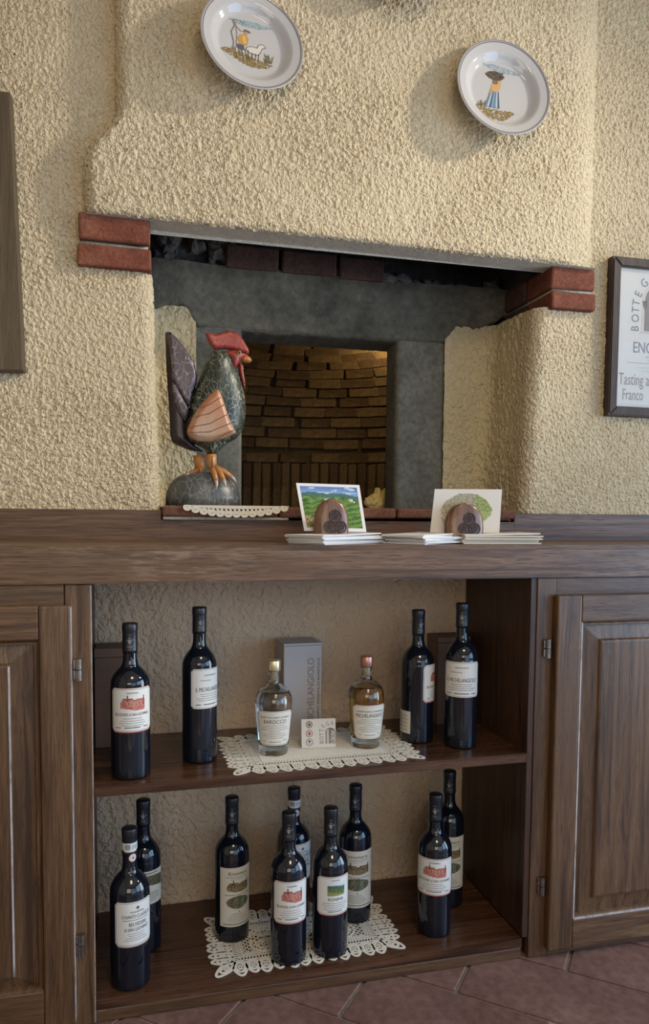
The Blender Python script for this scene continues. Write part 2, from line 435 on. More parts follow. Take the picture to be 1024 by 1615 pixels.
# ------------------------------------------------------------------ flat print: coloured polygons laid on paper, glass or glaze
TEXT = {}
def text_mesh(s):
    if s in TEXT: return TEXT[s]
    c = bpy.data.curves.new('lettering', 'FONT'); c.body = s; c.resolution_u = 3; c.size = 1.0
    o = bpy.data.objects.new('lettering', c); COL.objects.link(o)
    bpy.context.view_layer.update()
    ev = o.evaluated_get(bpy.context.evaluated_depsgraph_get())
    me = ev.to_mesh()
    V = np.array([v.co[:2] for v in me.vertices]) if len(me.vertices) else np.zeros((0, 2))
    F = [tuple(p.vertices) for p in me.polygons]
    ev.to_mesh_clear()
    bpy.data.objects.remove(o); bpy.data.curves.remove(c)
    if len(V): V[:, 0] -= V[:, 0].min()
    TEXT[s] = (V, F)
    return TEXT[s]

class Art:
    def __init__(s): s.V = []; s.F = []; s.C = []
    def _add(s, V, F, c, lay):
        o = len(s.V)
        s.V += [(float(x), float(y), lay) for x, y in V]; s.C += [c] * len(V)
        s.F += [tuple(i + o for i in f) for f in F]
    def poly(s, P, c, lay=1): s._add(P, [tuple(range(len(P)))], c, lay)
    def rect(s, x0, y0, x1, y1, c, lay=1, n=1):
        xs = np.linspace(x0, x1, n + 1)
        for a, b in zip(xs, xs[1:]): s.poly([(a, y0), (b, y0), (b, y1), (a, y1)], c, lay)
    def ell(s, cx, cy, rx, ry, c, lay=1, n=20):
        s.poly([(cx + rx * math.cos(2 * PI * k / n), cy + ry * math.sin(2 * PI * k / n)) for k in range(n)], c, lay)
    def ring(s, cx, cy, r0, r1, c, lay=1, n=24):
        for k in range(n):
            a, b = 2 * PI * k / n, 2 * PI * (k + 1) / n
            s.poly([(cx + r * math.cos(t), cy + r * math.sin(t)) for r, t in ((r0, a), (r1, a), (r1, b), (r0, b))], c, lay)
    def line(s, x0, y0, x1, y1, w, c, lay=1, n=1):
        d = math.hypot(x1 - x0, y1 - y0) or 1; nx, ny = -(y1 - y0) / d * w / 2, (x1 - x0) / d * w / 2
        for k in range(n):
            a, b = k / n, (k + 1) / n
            ax, ay, bx, by = x0 + (x1 - x0) * a, y0 + (y1 - y0) * a, x0 + (x1 - x0) * b, y0 + (y1 - y0) * b
            s.poly([(ax + nx, ay + ny), (bx + nx, by + ny), (bx - nx, by - ny), (ax - nx, ay - ny)], c, lay)
    def strip(s, x0, x1, n, top, bot, c, lay=0):
        xs = sorted(set([x0 + (x1 - x0) * i / n for i in range(n + 1)]))
        for a, b in zip(xs, xs[1:]): s.poly([(a, bot(a)), (b, bot(b)), (b, top(b)), (a, top(a))], c, lay)
    def raster(s, x0, y0, x1, y1, nx, ny, fn, lay=1):
        dx, dy = (x1 - x0) / nx, (y1 - y0) / ny
        for i in range(nx):
            for j in range(ny):
                c = fn((i + 0.5) / nx, (j + 0.5) / ny)
                if c is not None: s.rect(x0 + i * dx, y0 + j * dy, x0 + (i + 1) * dx, y0 + (j + 1) * dy, c, lay)
    def text(s, t, cx, y, h, c, width=None, rot=0.0, shear=0.0, lay=2, sx=0.62, align='C'):
        V, F = text_mesh(t)
        if not len(V): return
        k2 = h / 0.70
        V = V * k2; wd = V[:, 0].max()
        f = (width / wd) if width else sx
        x = V[:, 0] * f + V[:, 1] * shear; yy = V[:, 1]
        if align == 'C': x = x - (wd * f) / 2
        ca, sa = math.cos(rot), math.sin(rot)
        s._add(np.stack([cx + x * ca - yy * sa, y + x * sa + yy * ca], 1), F, c, lay)
    def greek(s, cx, y, w, h, c, lay=2):
        # a line of print too small to read: short dashes
        x = cx - w / 2
        while x < cx + w / 2 - 0.0004:
            l = min(random.uniform(0.0008, 0.0030), cx + w / 2 - x)
            s.rect(x, y, x + l, y + h, c, lay); x += l + 0.0006
    def build(s, name, fn, mat, parent=None):
        me = bpy.data.meshes.new(name)
        me.from_pydata([fn(x, y, l) for x, y, l in s.V], [], s.F)
        at = me.color_attributes.new('Col', 'FLOAT_COLOR', 'POINT')
        at.data.foreach_set('color', np.array([(c[0], c[1], c[2], 1.0) for c in s.C], np.float32).ravel())
        me.update()
        return link(name, me, mat, parent)

def hsh(i, j, k=0): return (math.sin(i * 127.1 + j * 311.7 + k * 74.7) * 43758.5453) % 1.0
def nz2(x, y, k=0.0): return noise.noise(Vector((x, y, k)))
def lerp(a, b, t): return tuple(x + (y - x) * t for x, y in zip(a, b))
INK = (0.035, 0.035, 0.045)

# ================================================================== THE ROOM
YW = 0.335          # face of the stuccoed wall
def structure(o): o['kind'] = 'structure'; return o

def dense_box(name, x0, x1, y0, y1, z0, z1, step, mat, parent=None, r=0.01, sides='fblrtk'):
    # a box with a fine skin so that its surface relief is real
    bm = bmesh.new()
    def side(us, vs, f):
        P, F = grid(us, vs, f)
        vv = [bm.verts.new(p) for p in P]
        for q in F: bm.faces.new([vv[i] for i in q])
    xs, ys, zs = span(x0, x1, step), span(y0, y1, step), span(z0, z1, step)
    if 'f' in sides: side(xs, zs, lambda u, v: (u, u * 0 + y0, v))
    if 'k' in sides: side(xs, zs, lambda u, v: (u, u * 0 + y1, v))
    if 'l' in sides: side(ys, zs, lambda u, v: (u * 0 + x0, u, v))
    if 'r' in sides: side(ys, zs, lambda u, v: (u * 0 + x1, u, v))
    if 'b' in sides: side(xs, ys, lambda u, v: (u, v, u * 0 + z0))
    if 't' in sides: side(xs, ys, lambda u, v: (u, v, u * 0 + z1))
    bmesh.ops.remove_doubles(bm, verts=bm.verts, dist=1e-5)
    c = Vector(((x0 + x1) / 2, (y0 + y1) / 2, (z0 + z1) / 2)); h = Vector(((x1 - x0) / 2, (y1 - y0) / 2, (z1 - z0) / 2))
    for v in bm.verts:      # round the edges
        d = v.co - c
        inner = Vector([max(-(h[i] - r), min(h[i] - r, d[i])) for i in range(3)])
        e = d - inner
        if e.length > 1e-9: v.co = c + inner + e.normalized() * r if e.length > r else c + inner + e
    return from_bm(name, bm, mat, parent, True)

def sweep(path, zs, shear=0.0, zmid=1.23):
    px, py, wt = [np.array(q) for q in zip(*path)]
    n = np.arange(len(px))
    return grid(n.astype(float), zs, lambda u, v: (px[u.astype(int)] + wt[u.astype(int)] * shear * (v - zmid), py[u.astype(int)], v))

def path_line(a, b, step, w0=0.0, w1=0.0):
    n = max(1, int(round(math.dist(a, b) / step)))
    return [(a[0] + (b[0] - a[0]) * i / n, a[1] + (b[1] - a[1]) * i / n, w0 + (w1 - w0) * i / n) for i in range(n)]
def path_arc(cx, cy, r, a0, a1, n, w=1.0):
    return [(cx + r * math.cos(a0 + (a1 - a0) * i / n), cy + r * math.sin(a0 + (a1 - a0) * i / n), w) for i in range(n)]

ST = 0.0036
zn = span(0.94, 1.62, ST)
# wall face left of the niche, turning the corner into it
pl = path_line((-0.50, YW), (0.0, YW), ST) + path_line((0.0, YW), (0.095, YW), ST, 0, 1) + [(0.095, YW, 1)]
pl2 = path_arc(0.095, YW + 0.030, 0.030, -PI / 2, 0, 8) + [(0.125, YW + 0.03, 1.0), (0.125, YW + 0.05, 1.0)]
pr = [(1.098, YW, 1.0)] + path_line((1.098, YW), (1.2, YW), ST, 1, 0)[1:] + path_line((1.2, YW), (1.75, YW), ST) + [(1.75, YW, 0)]
pr2 = [(1.063, YW + 0.075, 1.0)] + path_arc(1.098, YW + 0.035, 0.035, PI, PI * 1.5, 9) + [(1.098, YW, 1.0)]
zlow = zn[zn < 1.5005]
wall_parts = [sweep(pl, zn, -0.022), sweep(pl2, zlow, -0.022), sweep(pr, zn, 0.05), sweep(pr2, zlow, 0.05)]
ztop = span(1.62, 2.42, ST)
wall_parts.append(grid(span(-0.50, 0.09, ST), ztop, lambda u, v: (u, u * 0 + YW, v)))
wall_parts.append(grid(span(1.17, 1.75, ST), ztop, lambda u, v: (u, u * 0 + YW, v)))
structure(join_grids('wall_back', wall_parts, M['stucco']))
# the same wall below the worktop, seen behind the shelves
structure(join_grids('wall_back', [grid(span(-0.16, 0.96, 0.006), span(0.0, 0.86, 0.006), lambda u, v: (u, u * 0 + 0.321, v))], M['stucco_low']))
# the rest of the wall, plain
def slab(name, boxes, mat):
    bm = bmesh.new()
    for b in boxes: add_box(bm, *b)
    return structure(from_bm(name, bm, mat))
slab('wall_back', [(-1.70, -0.495, YW, YW + 0.5, 0, 2.75), (1.745, 3.20, YW, YW + 0.5, 0, 2.75), (-0.5, 1.75, YW + 0.02, YW + 0.5, 2.41, 2.75),
                   (-0.50, -0.17, YW, YW + 0.4, 0, 0.93), (0.97, 1.75, YW, YW + 0.4, 0, 0.93), (-0.17, 0.97, YW + 0.02, YW + 0.4, 0, 0.90)], M['room'])
slab('wall_left', [(-1.80, -1.70, -4.4, YW + 0.5, 0, 2.75)], M['room'])
slab('wall_right', [(3.20, 3.32, -4.4, -3.27, 0, 2.75), (3.20, 3.32, -1.43, -1.30, 0, 2.75), (3.20, 3.32, -3.27, -1.43, 0, 0.30), (3.20, 3.32, -3.27, -1.43, 2.14, 2.75), (3.20, 3.32, -0.20, YW + 0.5, 0, 2.75), (3.20, 3.32, -1.30, -0.20, 2.22, 2.75)], M['room'])
slab('wall_front', [(-1.80, -1.25, -4.5, -4.4, 0, 2.75), (0.65, 0.78, -4.5, -4.4, 0, 2.75), (3.12, 3.32, -4.5, -4.4, 0, 2.75), (0.78, 3.12, -4.5, -4.4, 2.22, 2.75), (-1.25, 0.65, -4.5, -4.4, 0, 0.78), (-1.25, 0.65, -4.5, -4.4, 2.22, 2.75)], M['room'])
slab('ceiling', [(-1.80, 3.32, -4.5, YW + 0.5, 2.75, 2.85)], M['ceil'])
bm = bmesh.new()
for b in ((3.22, 3.28, -1.30, -1.24, 0, 2.22), (3.22, 3.28, -0.26, -0.20, 0, 2.22), (3.22, 3.28, -1.24, -0.26, 2.16, 2.22), (3.22, 3.28, -1.24, -0.26, 0.0, 0.10), (3.23, 3.27, -1.24, -0.26, 1.02, 1.08)):
    add_box(bm, *b, 0.004)
structure(from_bm('door_1', bm, M['wood_frame']))
bm = bmesh.new()
for b in ((-1.25, -1.19, -4.47, -4.41, 0.78, 2.22), (0.59, 0.65, -4.47, -4.41, 0.78, 2.22), (-1.19, 0.59, -4.47, -4.41, 0.78, 0.84), (-1.19, 0.59, -4.47, -4.41, 2.16, 2.22), (-0.33, -0.27, -4.47, -4.41, 0.84, 2.16)):
    add_box(bm, *b, 0.004)
structure(from_bm('window_1', bm, M['wood_frame']))

bm = bmesh.new()
for b in ((3.22, 3.28, -3.27, -3.21, 0.30, 2.14), (3.22, 3.28, -1.49, -1.43, 0.30, 2.14), (3.22, 3.28, -3.21, -1.49, 0.30, 0.36), (3.22, 3.28, -3.21, -1.49, 2.08, 2.14)):
    add_box(bm, *b, 0.004)
structure(from_bm('window_2', bm, M['wood_frame']))
bm = bmesh.new()
for b in ((0.78, 0.85, -4.47, -4.41, 0, 2.22), (3.05, 3.12, -4.47, -4.41, 0, 2.22), (1.88, 2.02, -4.47, -4.41, 0, 2.15), (0.85, 3.05, -4.47, -4.41, 2.15, 2.22), (0.85, 3.05, -4.47, -4.41, 0, 0.09)):
    add_box(bm, *b, 0.004)
structure(from_bm('door_2', bm, M['wood_frame']))

# floor: a bed of grout, terracotta tiles laid diagonally in running bond on it
floor = structure(box('floor', -1.80, 3.32, -4.5, YW + 0.5, -0.10, -0.006, M['grout']))
TD = Vector((0.7604, -0.6494)); TN = Vector((0.6494, 0.7604))
TL, TW, G = 0.368, 0.1757, 0.0065
base_n = 0.632 * TN.x - 0.007 * TN.y            # a joint line that runs under the cabinet front
tile_me = None
for row in range(-9, 8):
    n0 = base_n + row * TW
    t_off = 0.577 if row % 2 == 0 else 0.577 + TL / 2 + 0.005
    for c in range(-7, 8):
        t0 = t_off + c * TL
        ctr = TD * (t0 + TL / 2) + TN * (n0 + TW / 2)
        if not (-0.75 < ctr.x < 2.0 and -1.35 < ctr.y < 0.30): continue
        if tile_me is None:
            bm = bmesh.new(); add_box(bm, -(TL - G) / 2, (TL - G) / 2, -(TW - G) / 2, (TW - G) / 2, -0.012, 0.0, 0.0025, 1)
            bmesh.ops.recalc_face_normals(bm, faces=bm.faces)
            tile_me = bpy.data.meshes.new('tile'); bm.to_mesh(tile_me); bm.free(); tile_me.materials.append(M['tile'])
        o = bpy.data.objects.new('tile', tile_me); COL.objects.link(o); o.parent = floor
        o.location = (ctr.x, ctr.y, random.uniform(-0.0012, 0.0)); o.rotation_euler = (0, 0, math.atan2(TD.y, TD.x) + random.uniform(-0.004, 0.004))
k = Nodes('far_terracotta_floor'); bt = k.add('ShaderNodeTexBrick')
k.l.new(k.coord(), bt.inputs['Vector']); bt.inputs['Scale'].default_value = 1.0; bt.inputs['Brick Width'].default_value = TL; bt.inputs['Row Height'].default_value = TW
bt.inputs['Mortar Size'].default_value = 0.003; bt.inputs['Color1'].default_value = (0.18, 0.095, 0.08, 1); bt.inputs['Color2'].default_value = (0.21, 0.11, 0.09, 1); bt.inputs['Mortar'].default_value = (0.3, 0.29, 0.29, 1)
k.base(bt.outputs[0]); k.set(Roughness=0.14)
bm = bmesh.new()
for b in ((-1.70, -0.95, -4.4, 0.33, -0.006, -0.003), (2.2, 3.2, -4.4, 0.33, -0.006, -0.003), (-0.95, 2.2, -4.4, -1.62, -0.006, -0.003)): add_box(bm, *b)
ff = from_bm('tile_field', bm, k.m, floor)

# ================================================================== THE OLD FIREPLACE WITH ITS OVEN
fire = empty('fireplace', (0.59, 0.335, 0.945), 'old stuccoed fireplace with projecting hood, brick corbels and a brick oven at the back', 'fireplace')
# hood: rounded at its sides and lower edge; the left edge steps in higher up
HZ0, HY = 1.603, 0.293
def hood_left(z):
    t = np.clip((z - 1.715) / 0.115, 0, 1); t = t * t * (3 - 2 * t)
    return -0.028 + 0.068 * t
def hood_fn(u, v):
    xl = hood_left(v); xr = 1.228
    x = xl + (xr - xl) * u
    e = np.maximum(1 - np.clip((x - xl) / 0.034, 0, 1), 1 - np.clip((xr - x) / 0.13, 0, 1))
    y = HY + (YW + 0.012 - HY) * (1 - np.sqrt(np.clip(1 - e * e, 0, 1)))
    db = v - HZ0; Rb = 0.012
    eb = 1 - np.clip(db / Rb, 0, 1)
    y = y + 0.010 * (1 - np.sqrt(np.clip(1 - eb * eb, 0, 1)))
    return x, y, v + 0.0 * u - 0.008 * np.clip(x, 0, 1.2) * (1 - np.clip(db / 0.4, 0, 1))
join_grids('hood', [grid(span(0, 1, ST / 1.22), span(HZ0, 2.42, ST), hood_fn)], M['stucco_hood'], fire)
# plastered lower lip of the hood
join_grids('hood_lip', [grid(span(-0.02, 1.222, 0.005), span(HY + 0.009, 0.358, 0.005), lambda u, v: (u, v, HZ0 + 0.001 - 0.008 * np.clip(u, 0, 1.2) - 0.004 * (v - HY) / 0.06)),
                        grid(span(0.10, 1.12, 0.006), span(1.59, 1.95, 0.008), lambda u, v: (u, u * 0 + 0.358, v))], M['lip'], fire)
# inside of the chimney above the beam
join_grids('flue', [grid(span(0.10, 1.12, 0.007), span(1.585, 1.98, 0.007), lambda u, v: (u, 0.592 + (v - 1.6) * 0.10 + 0 * u, v)),
                    grid(span(0.335, 0.63, 0.01), span(1.56, 1.98, 0.01), lambda u, v: (u * 0 + 0.112, u, v)),
                    grid(span(0.335, 0.63, 0.01), span(1.56, 1.98, 0.01), lambda u, v: (u * 0 + 1.112, u, v)),
                    grid(span(0.10, 1.12, 0.02), span(0.335, 0.65, 0.02), lambda u, v: (u, v, u * 0 + 1.97))], M['soot'], fire)
# corbel bricks under the hood
def brick(name, x0, x1, y0, y1, z0, z1, mat, parent, amp=0.0035):
    bm = bmesh.new(); add_box(bm, x0, x1, y0, y1, z0, z1, 0.005, 2)
    for v in bm.verts:
        v.co += Vector((nz2(v.co.x * 30, v.co.z * 30, 1), nz2(v.co.y * 30, v.co.z * 30, 2), nz2(v.co.x * 30, v.co.y * 30, 3))) * amp
    return from_bm(name, bm, mat, parent)
brick('brick', -0.037, 0.114, 0.313, 0.56, 1.551, 1.607, M['brick'], fire)
brick('brick', -0.041, 0.116, 0.315, 0.56, 1.497, 1.543, M['brick'], fire)
brick('brick', 1.103, 1.229, 0.315, 0.44, 1.540, 1.597, M['brick'], fire)
brick('brick', 1.109, 1.235, 0.316, 0.44, 1.491, 1.534, M['brick'], fire)
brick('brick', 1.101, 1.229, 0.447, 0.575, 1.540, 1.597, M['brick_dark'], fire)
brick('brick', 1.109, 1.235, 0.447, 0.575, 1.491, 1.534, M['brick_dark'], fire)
def joint(x0, x1, z0, z1):
    bm = bmesh.new(); add_box(bm, x0, x1, 0.324, 0.56, z0, z1); bmesh.ops.subdivide_edges(bm, edges=bm.edges, cuts=5)
    for v in bm.verts: v.co += Vector((0, 0.007 * noise.noise(v.co * 55), 0.0025 * noise.noise(v.co * 70)))
    from_bm('mortar_joint', bm, M['mortar'], fire, True)
joint(-0.032, 0.109, 1.541, 1.549); joint(1.112, 1.222, 1.5325, 1.5415)
# side cheeks and back of the recess, trowelled plaster
zc = span(0.95, 1.492, 0.006)
pcl = [(0.123, YW + 0.03, 1.0), (0.123, 0.40, 1)] + path_line((0.123, 0.40), (0.123, 0.545), 0.006, 1, 1) + path_arc(0.143, 0.545, 0.020, PI, PI / 2, 5) + path_line((0.143, 0.565), (0.232, 0.565), 0.006, 1, 0) + [(0.232, 0.565, 0)]
pcr = path_line((0.925, 0.567), (1.03, 0.565), 0.006, 0, 1) + path_arc(1.03, 0.535, 0.030, PI / 2, 0, 7) + path_line((1.061, 0.535), (1.066, YW + 0.06), 0.006, 1, 1) + [(1.066, YW + 0.055, 1)]
join_grids('cheek', [sweep(pcl, zc, -0.022)], M['stucco_soft'], fire)
zr = span(0.95, 1.502, 0.006)
join_grids('cheek', [sweep(pcr, zr, 0.05)], M['stucco_soft'], fire)
# smoke-darkened beam; at both ends its mortar runs out over the plaster with a ragged edge
def beam_low(x):
    e = np.maximum(np.clip((0.235 - x) / 0.03, 0, 1), np.clip((x - 0.925) / 0.03, 0, 1))
    rag = np.array([0.006 * noise.noise(Vector((float(q) * 45, 0, 3))) + 0.004 * noise.noise(Vector((float(q) * 130, 0, 8))) for q in x.ravel()]).reshape(x.shape)
    return 1.443 + 0.048 * e + rag * (0.25 + e) + 0.045 * np.clip((x - 1.03) / 0.09, 0, 1) - 0.02 * np.clip((0.16 - x) / 0.04, 0, 1)
def beam_fn(u, v):
    lo = beam_low(u); z = lo + (1.606 - lo) * v
    bul = np.array([noise.noise(Vector((float(p) * 9, float(q) * 12, 2))) for p, q in zip(u.ravel(), z.ravel())]).reshape(u.shape)
    ends = np.maximum(np.clip((0.30 - u) / 0.10, 0, 1), np.clip((u - 0.88) / 0.10, 0, 1))
    y = 0.573 - 0.014 * ends + 0.006 * bul + 0.02 * np.clip((0.06 - v) / 0.06, 0, 1) ** 2
    return u, y, z
join_grids('beam', [grid(span(0.112, 1.118, 0.006), span(0, 1, 0.04), beam_fn)], M['concrete'], fire)
join_grids('beam_underside', [grid(span(0.112, 1.118, 0.006), span(0.584, 0.70, 0.009), lambda u, v: (u, v, beam_low(u)))], M['post'], fire)
dense_box('post', 0.786, 0.942, 0.576, 0.675, 0.960, 1.458, 0.009, M['post'], fire, 0.016)
dense_box('post', 0.215, 0.353, 0.578, 0.675, 0.960, 1.458, 0.009, M['post'], fire, 0.006)
for x0, x1, zz in ((0.308, 0.449, 1.603), (0.457, 0.606, 1.601), (0.614, 0.742, 1.599)):
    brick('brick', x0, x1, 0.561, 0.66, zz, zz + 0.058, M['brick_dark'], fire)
bm = bmesh.new()
for q in range(26):
    x = random.uniform(0.135, 0.33); z = random.uniform(1.61, 1.70); r = random.uniform(0.012, 0.026)
    mtx = Matrix.Translation((x, 0.592, z)) @ Matrix.Rotation(random.uniform(0, 6), 4, Vector((random.random(), random.random(), random.random())).normalized())
    bmesh.ops.create_icosphere(bm, subdivisions=2, radius=r, matrix=mtx)
for q in range(22):
    x = random.uniform(0.60, 1.08); z = 1.605 + random.uniform(0, 0.015); r = random.uniform(0.008, 0.016)
    bmesh.ops.create_icosphere(bm, subdivisions=2, radius=r, matrix=Matrix.Translation((x, 0.585, z)) @ Matrix.Scale(1.8, 4, (1, 0, 0)))
for v in bm.verts: v.co += Vector((nz2(v.co.x * 60, v.co.z * 60, 5), nz2(v.co.x * 60, v.co.z * 60, 6), nz2(v.co.x * 60, v.co.z * 60, 7))) * 0.012
o = from_bm('mortar_rubble', bm, rough_stone('smoke_stained_mortar', [(0.34, (0.045, 0.040, 0.038)), (0.55, (0.13, 0.118, 0.108)), (0.72, (0.23, 0.21, 0.19))], 14, bump=0.9), fire); o['kind'] = 'stuff'
# sill of terracotta slabs over the back edge of the worktop
for x0, x1 in ((0.136, 0.400), (0.403, 0.690), (0.693, 0.958), (0.961, 1.013)):
    brick('sill_slab', x0, x1, 0.297, 0.575, 0.953 + random.uniform(-0.001, 0.001), 0.9775 + random.uniform(-0.0006, 0.0006), M['sill'], fire, 0.0008)
bm = bmesh.new(); add_box(bm, 0.137, 0.425, 0.301, 0.34, 0.9465, 0.9535, 0.002)
bmesh.ops.subdivide_edges(bm, edges=bm.edges, cuts=6)
for v in bm.verts: v.co += Vector((0, nz2(v.co.x * 60, v.co.z * 90, 3), nz2(v.co.x * 50, 4, 3))) * 0.002
from_bm('mortar_strip', bm, M['mortar'], fire)
for x0, x1, y0, y1, z0, z1 in ((-0.49, 0.098, 0.372, 0.66, 0.80, 2.42), (1.122, 1.745, 0.378, 0.66, 0.80, 2.42), (0.098, 1.122, 0.64, 0.70, 1.60, 2.42), (0.12, 1.10, 0.612, 0.692, 1.468, 1.598), (-0.49, 1.745, 1.80, 1.90, 0.80, 2.42), (-0.55, -0.49, 0.36, 1.90, 0.80, 2.42), (1.745, 1.80, 0.36, 1.90, 0.80, 2.42), (-0.55, 1.80, 0.36, 1.90, 2.42, 2.48)):
    box('light_block', x0, x1, y0, y1, z0, z1, M['backing'], fire)  # unseen blocks added behind the wall skins to stop light leaking through
# oven floor, vault of bricks
box('oven_floor', 0.0, 1.15, 0.576, 1.75, 0.930, 0.974, M['oven_mortar'], fire)
OC, OA, OB = Vector((0.585, 0.92)), 0.66, 0.56
def vault(z):
    t = max(0.0, (z - 1.20) / 0.40)
    return math.sqrt(max(0.0, 1 - t * t)) if t < 1 else 0.0
ang = np.linspace(-0.35, PI + 0.35, 60)
zz = np.concatenate([np.linspace(0.97, 1.20, 8), 1.20 + 0.40 * np.sin(np.linspace(0, PI / 2, 16))[1:]])
f = np.array([vault(z) for z in zz])
join_grids('vault_mortar', [grid(np.arange(60).astype(float), np.arange(len(zz)).astype(float),
           lambda u, v: (OC.x + (OA + 0.012) * np.cos(ang[u.astype(int)]) * (f[v.astype(int)] + 0.012), OC.y + (OB + 0.012) * np.sin(ang[u.astype(int)]) * (f[v.astype(int)] + 0.012), zz[v.astype(int)] + 0.006))], M['oven_mortar'], fire)
def brick_mesh(l, d, h, mat, s):
    bm = bmesh.new(); add_box(bm, -l / 2, l / 2, 0, d, -h / 2, h / 2, 0.004, 1)
    for v in bm.verts: v.co += Vector((nz2(v.co.x * 40 + s, v.co.z * 40, s), nz2(v.co.x * 50 + s, v.co.z * 60, s + 9), nz2(v.co.x * 30, v.co.y * 30 + s, s))) * 0.004
    bmesh.ops.recalc_face_normals(bm, faces=bm.faces)
    me = bpy.data.meshes.new('oven_brick'); bm.to_mesh(me); bm.free(); me.materials.append(mat); return me
upright = [brick_mesh(0.031, 0.05, 0.185, M[m], s) for s, m in enumerate(('oven_brick', 'oven_brick_b', 'oven_brick'))]
flat = [brick_mesh(l, 0.05, 0.037, M[m], s + 5) for s, (m, l) in enumerate((('oven_brick', 0.118), ('oven_brick_b', 0.130), ('oven_brick', 0.128), ('oven_brick_b', 0.105)))]
def place(me, a, z, fac, tilt, wide=1.0):
    o = bpy.data.objects.new('brick', me); COL.objects.link(o); o.parent = fire; o.matrix_parent_inverse = Matrix.Translation(-Vector(fire.location))
    p = Vector((OC.x + OA * math.cos(a) * fac, OC.y + OB * math.sin(a) * fac, z))
    n = Vector((math.cos(a) / OA, math.sin(a) / OB)).normalized()
    o.matrix_basis = Matrix.Translation(p) @ Matrix.Rotation(math.atan2(n.y, n.x) - PI / 2 + random.uniform(-0.03, 0.03), 4, 'Z') @ Matrix.Rotation(tilt + random.uniform(-0.03, 0.03), 4, 'X') @ Matrix.Scale(wide, 4, (1, 0, 0))
A0, A1 = 0.42, PI - 0.62
nb = int((A1 - A0) * 0.60 / 0.0345)
for q in range(nb): place(upright[q % 3], A0 + (A1 - A0) * (q + random.uniform(-0.08, 0.08)) / nb, 1.072 + random.uniform(-0.003, 0.003), 1.0 - random.uniform(0, 0.008), 0.0)
th = 0.0; course = 0
z = 1.185
while th < 1.28:
    zc_ = 1.20 + 0.40 * math.sin(th) if th > 0 else z
    fac = math.cos(th)
    circ = (A1 - A0) * 0.60 * fac
    n = max(2, int(round(circ / 0.120))); ph = random.random()
    for q in range(n):
        a = A0 + (A1 - A0) * ((q + ph + random.uniform(-0.06, 0.06)) % n) / n
        j = 0.006 + 0.010 * min(1, th)
        place(flat[(q * 3 + course) % 4], a, zc_ + random.uniform(-0.003, 0.003), fac - random.uniform(0, j), th * 0.9, circ / n / 0.114)
    th += 0.0415 / (0.40 * math.cos(th) ** 2 + 0.60 * math.sin(th) ** 2) * 1.0
    course += 1

# ================================================================== WORKTOP AND CABINETS
top = empty('worktop', (0.45, 0.15, 0.83), 'long worn brown wooden worktop running across both cupboards and the shelf unit', 'worktop')
bm = bmesh.new(); add_box(bm, -1.60, 2.60, -0.006, 0.312, 0.8315, 0.9)
es = [e for e in bm.edges if all(v.co.y < 0.1 for v in e.verts) and abs(e.verts[0].co.z - e.verts[1].co.z) < 1e-4]
bmesh.ops.bevel(bm, geom=[e for e in es if e.verts[0].co.z > 0.89], offset=0.009, segments=4, affect='EDGES')
bmesh.ops.bevel(bm, geom=[e for e in bm.edges if all(v.co.y < 0.1 and v.co.z < 0.84 for v in e.verts)], offset=0.003, segments=2, affect='EDGES')
from_bm('worktop_board', bm, M['wood_top'], top)
bm = bmesh.new()
for x0, x1, zt in ((-1.60, 0.1345, 0.968), (0.1345, 1.0145, 0.9462), (1.0145, 2.60, 0.968)): add_box(bm, x0, x1, 0.3125, 0.334, 0.885, zt, 0.0012 if zt > 0.95 else 0.0)
from_bm('backsplash', bm, M['wood_back'], top)

